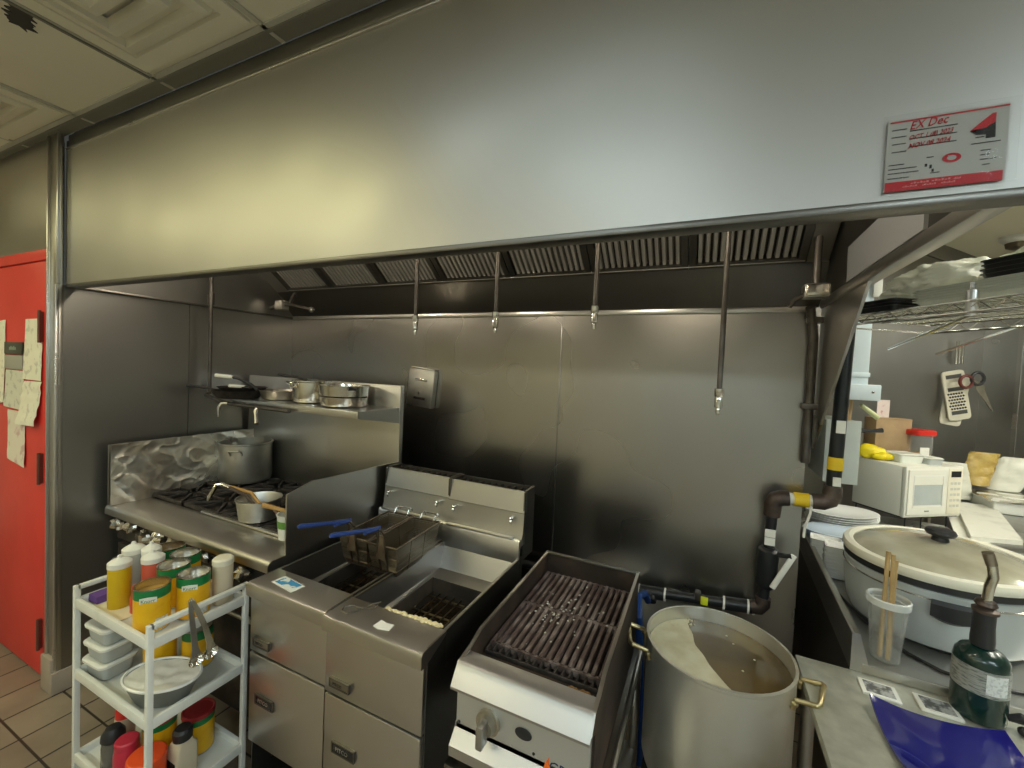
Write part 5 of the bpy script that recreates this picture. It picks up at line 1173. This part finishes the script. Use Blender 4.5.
bottle(-1.845, .812, s1, 'small bright red bottle squeezed behind the nearest can', REDK, REDK, .034, .085, .02, nozzle=False, taper=.8)
bottle(-1.655, .985, s1, 'tall beige sauce bottle standing alone at the back right', BEIGE, CREAM, .034, .155, .03, nozzle=False)
solo('folded_cloth', MB().grid(lambda u, v: (-.028 + .056 * u, -.11 + .22 * v, .030 + .006 * noise.noise(Vector((u * 3, v * 5, 1)))), 8, 14, .026), PURPLE, 'folded purple cloth at the left end of the top cart shelf', 'cloth', (-2.05, .86, s1))
solo('paper_mat', MB().box(-.10, .10, -.12, .12, 0, .004), mat('cream_mat', (.72, .66, .45), .7), 'cream paper mat under the squeeze bottles', 'mat', (-1.93, .85, s1))
# ---- lidded boxes, bowl and tongs on the middle shelf
def tub(x, y, z, label):
    t = local('lidded_tub', label, 'tub', (x, y, z), .05, 'lidded tubs on the cart')
    b = MB(); loft(b, [[(a, c, zz) for a, c in rpoly(0, 0, hx, hy, .022, 5)] for hx, hy, zz in ((.056, .044, .001), (.060, .048, .006), (.066, .054, .056), (.064, .052, .057))]); obj('tub', b, GREYP, t)
    b = MB(); loft(b, [[(a, c, zz) for a, c in rpoly(0, 0, hx, hy, .026, 5)] for hx, hy, zz in ((.066, .054, .052), (.073, .061, .053), (.074, .062, .062), (.070, .058, .066), (.063, .051, .0665), (.060, .048, .064))]); obj('lid', b, WHITEP, t)
    return t
for i, l in enumerate(('bottom', 'middle', 'top')): tub(-2.012 + .003 * i, .790 + .002 * i, s2 + .0665 * i, l + ' grey tub with a white lid in the stack of three on the cart')
bw = local('oval_bowl', 'oval bowl of white flour on the middle cart shelf', 'bowl', (-1.70, .812, s2), .35)
obj('bowl', MB().lathe([(0, .001), (.60, .001), (.70, .006), (.95, .072), (1.0, .078), (.97, .082), (.93, .076), (.90, .064)], 48, (0, 0, 0), .131, .089), mat('grey_bowl', (.16, .17, .16), .4), bw, label='dark grey outside of the bowl')
obj('rim', MB().lathe([(.95, .073), (1.0, .077), (1.0, .082), (.95, .084), (.92, .078)], 48, (0, 0, 0), .132, .090), CERAMIC, bw)
fl2 = MB().grid(lambda u, v: ((1e-4 + v) * .93 * .131 * math.cos(2 * PI * u), (1e-4 + v) * .93 * .089 * math.sin(2 * PI * u), .066 + .010 * v * v + .007 * noise.noise(Vector((v * math.cos(2 * PI * u) * 3, v * math.sin(2 * PI * u) * 3, 2)))), 40, 12)
obj('flour', fl2, FLOUR, bw, label='white flour')
tg = thing('kitchen_tongs', 'steel tongs with scalloped tips hooked over the cart end rail', 'tongs', (-1.60, .86, .64))
def strip(pts, w, th=.0015):
    m = MB(); rings = []
    for i, p in enumerate(pts):
        p = Vector(p); q = Vector(pts[min(i + 1, len(pts) - 1)]) - Vector(pts[max(i - 1, 0)]); n = Vector((1, 0, 0)) - q.normalized() * q.normalized().x; n.normalize(); s = q.normalized().cross(n) * (w[i] / 2)
        rings.append([p + s + n * th, p - s + n * th, p - s - n * th, p + s - n * th])
    return loft(m, rings)
tx = TX1 + .014
obj('arm', strip([(tx - .006, .838, .868), (tx + .002, .850, .83), (tx + .012, .872, .76), (tx + .014, .886, .70), (tx + .012, .892, .672)], [.012, .016, .017, .020, .03]), STEELPAN, tg)
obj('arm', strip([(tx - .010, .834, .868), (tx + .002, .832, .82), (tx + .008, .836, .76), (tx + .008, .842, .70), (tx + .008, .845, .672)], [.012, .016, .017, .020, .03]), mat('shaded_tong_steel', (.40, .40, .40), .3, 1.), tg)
for y in (.893, .847): obj('scalloped_tip', MB().lathe([(0, -.022), (.012, -.018), (.022, 0), (.021, .0), (.011, -.016), (0, -.02)], 16, (0, 0, 0), 1, 1.2, Matrix.Translation((tx + .010, y, .655)) @ Matrix.Rotation(PI / 2, 4, 'Y')), STEELPAN, tg)
obj('spring_end', MB().tube([(tx - .008, .830, .866), (tx - .009, .836, .874), (tx - .007, .842, .866)], .004, 8), STEELPAN, tg)
# ---- lower shelf
def jar(x, y, z, r, h, body, lid, label, name='sauce_jar', cat='jar', lr=1.06, lh=.03, dome=False, extra=None):
    t = local(name, label, cat, (x, y, z))
    obj('body', MB().lathe([(0, .001), (r - .003, .001), (r, .008), (r, h * .8), (r * .92, h - .004), (0, h)], 30), body, t)
    pr = [(r * .9, h - .008), (r * lr, h - .004), (r * lr, h + lh * .8), (r * lr * .9, h + lh), (0, h + lh)] if not dome else [(r * .9, h - .008), (r * lr, h), (r * lr * .95, h + lh * .5), (r * lr * .6, h + lh), (0, h + lh * 1.15)]
    obj('lid', MB().lathe(pr, 30), lid, t)
    if extra: obj('label', MB().lathe([(r + .0008, h * .2), (r + .0008, h * .7)], 30), extra, t)
    return t
jar(-1.925, .765, s3, .034, .115, mat('dark_soy_glass', (.12, .115, .10), .15, coat=.4), BLACK, 'dark jar with a slanted black cap at the front of the bottom shelf', dome=True, lh=.04)
jar(-1.833, .768, s3, .038, .125, CRIMSON, CRIMSON, 'crimson bottle with a crimson cap on the bottom shelf', 'sauce_bottle', 'bottle', lr=.92, lh=.022)
jar(-1.715, .775, s3, .055, .115, ORANGER, ORANGER, 'orange red lidded tub at the front of the bottom shelf', lr=1.03, lh=.02)
jar(-2.0, .830, s3, .032, .125, BEIGE, RED, 'beige bottle with a red cap at the back left of the bottom shelf', 'sauce_bottle', 'bottle', lr=.9, lh=.03)
jar(-1.905, .880, s3, .034, .10, REDK, MAROON, 'small red jar behind the black capped jar', lr=1.0, lh=.02)
for x, y, l in ((-1.845, .875, 'left can with a dark red lid on the bottom shelf'), (-1.742, .955, 'right can with a dark red lid on the bottom shelf')):
    can(x, y, s3, l, ALU, .155, .052, MAROON, 'red lidded cans')
jg = thing('square_jug', 'square cream jug with a black cap on the bottom shelf', 'jug', (-1.678, .868, s3))
b = MB(); loft(b, [[(-1.678 + a, .868 + c, zz) for a, c in rpoly(0, 0, h1, h1, .01, 3)] for h1, zz in ((.034, s3 + .001), (.036, s3 + .01), (.036, s3 + .11), (.022, s3 + .135))]); obj('body', b, BEIGE, jg)
obj('cap', MB().lathe([(.02, s3 + .13), (.03, s3 + .135), (.031, s3 + .165), (.024, s3 + .175), (0, s3 + .177)], 22, (-1.678, .868, 0)), BLACK, jg)
obj('dark_label', MB().box(-1.705, -1.655, .829, .8325, s3 + .02, s3 + .07), BLACKG, jg)
solo('black_knob_lid', MB().lathe([(0, 0), (.03, 0), (.032, .02), (.02, .03), (0, .032)], 20), BLACK, 'black lid lying beside the orange red tub', 'lid', (-1.63, .80, s3 + .001))

# ================================================================== PAPERS ON THE RED DOOR
def sheet(name, pts, label, m=PAPER, y=.9035, curl=.004, cat='paper', group='papers on the red door', seed=0):
    (x0, z0), (x1, z1), (x2, z2), (x3, z3) = pts      # top left, top right, bottom right, bottom left
    def f(u, v):
        xa = x0 + (x3 - x0) * v; xb = x1 + (x2 - x1) * v; za = z0 + (z3 - z0) * v; zb = z1 + (z2 - z1) * v
        return (xa + (xb - xa) * u, y - .0015 - curl * abs(noise.noise(Vector((u * 2, v * 4, seed)))) - curl * 1.5 * v * v, za + (zb - za) * u)
    return solo(name, MB().grid(f, 10, 18, .0008), m, label, cat, group=group)
sheet('order_slip', [(-3.205, 1.87), (-2.995, 1.872), (-3.00, 1.56), (-3.22, 1.56)], 'upper written slip at the right side of the red door', seed=1)
sheet('order_slip', [(-3.21, 1.55), (-3.00, 1.555), (-3.035, 1.33), (-3.27, 1.32)], 'curled slip below the upper written slip on the red door', y=.902, curl=.012, seed=2)
sheet('order_slip', [(-3.46, 1.60), (-3.225, 1.60), (-3.225, 1.395), (-3.47, 1.40)], 'notepaper under the dark sign on the red door', m=mat('grey_notepaper', (.66, .65, .56), .8, col2=(.50, .49, .43), vscale=30, lo=.55, hi=.62), seed=3)
sheet('order_slip', [(-3.435, 1.385), (-3.21, 1.385), (-3.20, 1.095), (-3.42, 1.12)], 'lowest slip hanging on the red door', m=mat('pink_marked_paper', (.76, .70, .60), .8, col2=(.62, .45, .42), vscale=16, lo=.55, hi=.65), seed=4)
sheet('order_slip', [(-3.60, 1.86), (-3.465, 1.87), (-3.475, 1.42), (-3.60, 1.40)], 'pale slip cut by the left edge of the picture on the red door', seed=6)
t = thing('door_sign', 'dark and grey sign between the slips on the red door', 'sign', (-3.34, .90, 1.62))
obj('dark_panel', MB().box(-3.455, -3.225, .893, .903, 1.685, 1.75, .002), mat('dark_sign', (.05, .055, .045), .4), t)
obj('grey_panel', MB().box(-3.455, -3.225, .894, .903, 1.605, 1.68, .002), mat('grey_sign', (.36, .36, .32), .5), t)
lt2 = MB()
for k in range(5): lt2.box(-3.385 + k * .018, -3.372 + k * .018, .8922, .8932, 1.708, 1.722 + .006 * (k % 2))
obj('faint_marks', lt2, mat('faint_green_print', (.25, .32, .25), .5), t, smooth=False)
CAMF = 416.980; CAMY = (0.43359, 0.03486, -0.04375); EXPO = 0.1

# ================================================================== CAMERA, WORLD, VIEW
cd = bpy.data.cameras.new('camera'); cam = bpy.data.objects.new('camera', cd); C.objects.link(cam)
cd.sensor_fit = 'HORIZONTAL'; cd.sensor_width = 36.; cd.lens = CAMF / 1024 * 36.; cd.clip_start = .02
yaw, pitch, roll = CAMY
f = Vector((-math.sin(yaw) * math.cos(pitch), math.cos(yaw) * math.cos(pitch), -math.sin(pitch)))
r0 = Vector((math.cos(yaw), math.sin(yaw), 0)); d0 = f.cross(r0)
r = r0 * math.cos(roll) + d0 * math.sin(roll); d = -r0 * math.sin(roll) + d0 * math.cos(roll)
cam.matrix_world = Matrix(((r.x, -d.x, -f.x, 0), (r.y, -d.y, -f.y, 0), (r.z, -d.z, -f.z, 1.72), (0, 0, 0, 1)))
bpy.context.scene.camera = cam
w = bpy.data.worlds.new('world'); bpy.context.scene.world = w; w.use_nodes = True
w.node_tree.nodes['Background'].inputs[0].default_value = (.85, .9, .8, 1); w.node_tree.nodes['Background'].inputs[1].default_value = .05
sc = bpy.context.scene
sc.view_settings.view_transform = 'Standard'; sc.view_settings.look = 'None'; sc.view_settings.gamma = 1.; sc.view_settings.use_curve_mapping = False
sc.view_settings.exposure = EXPO
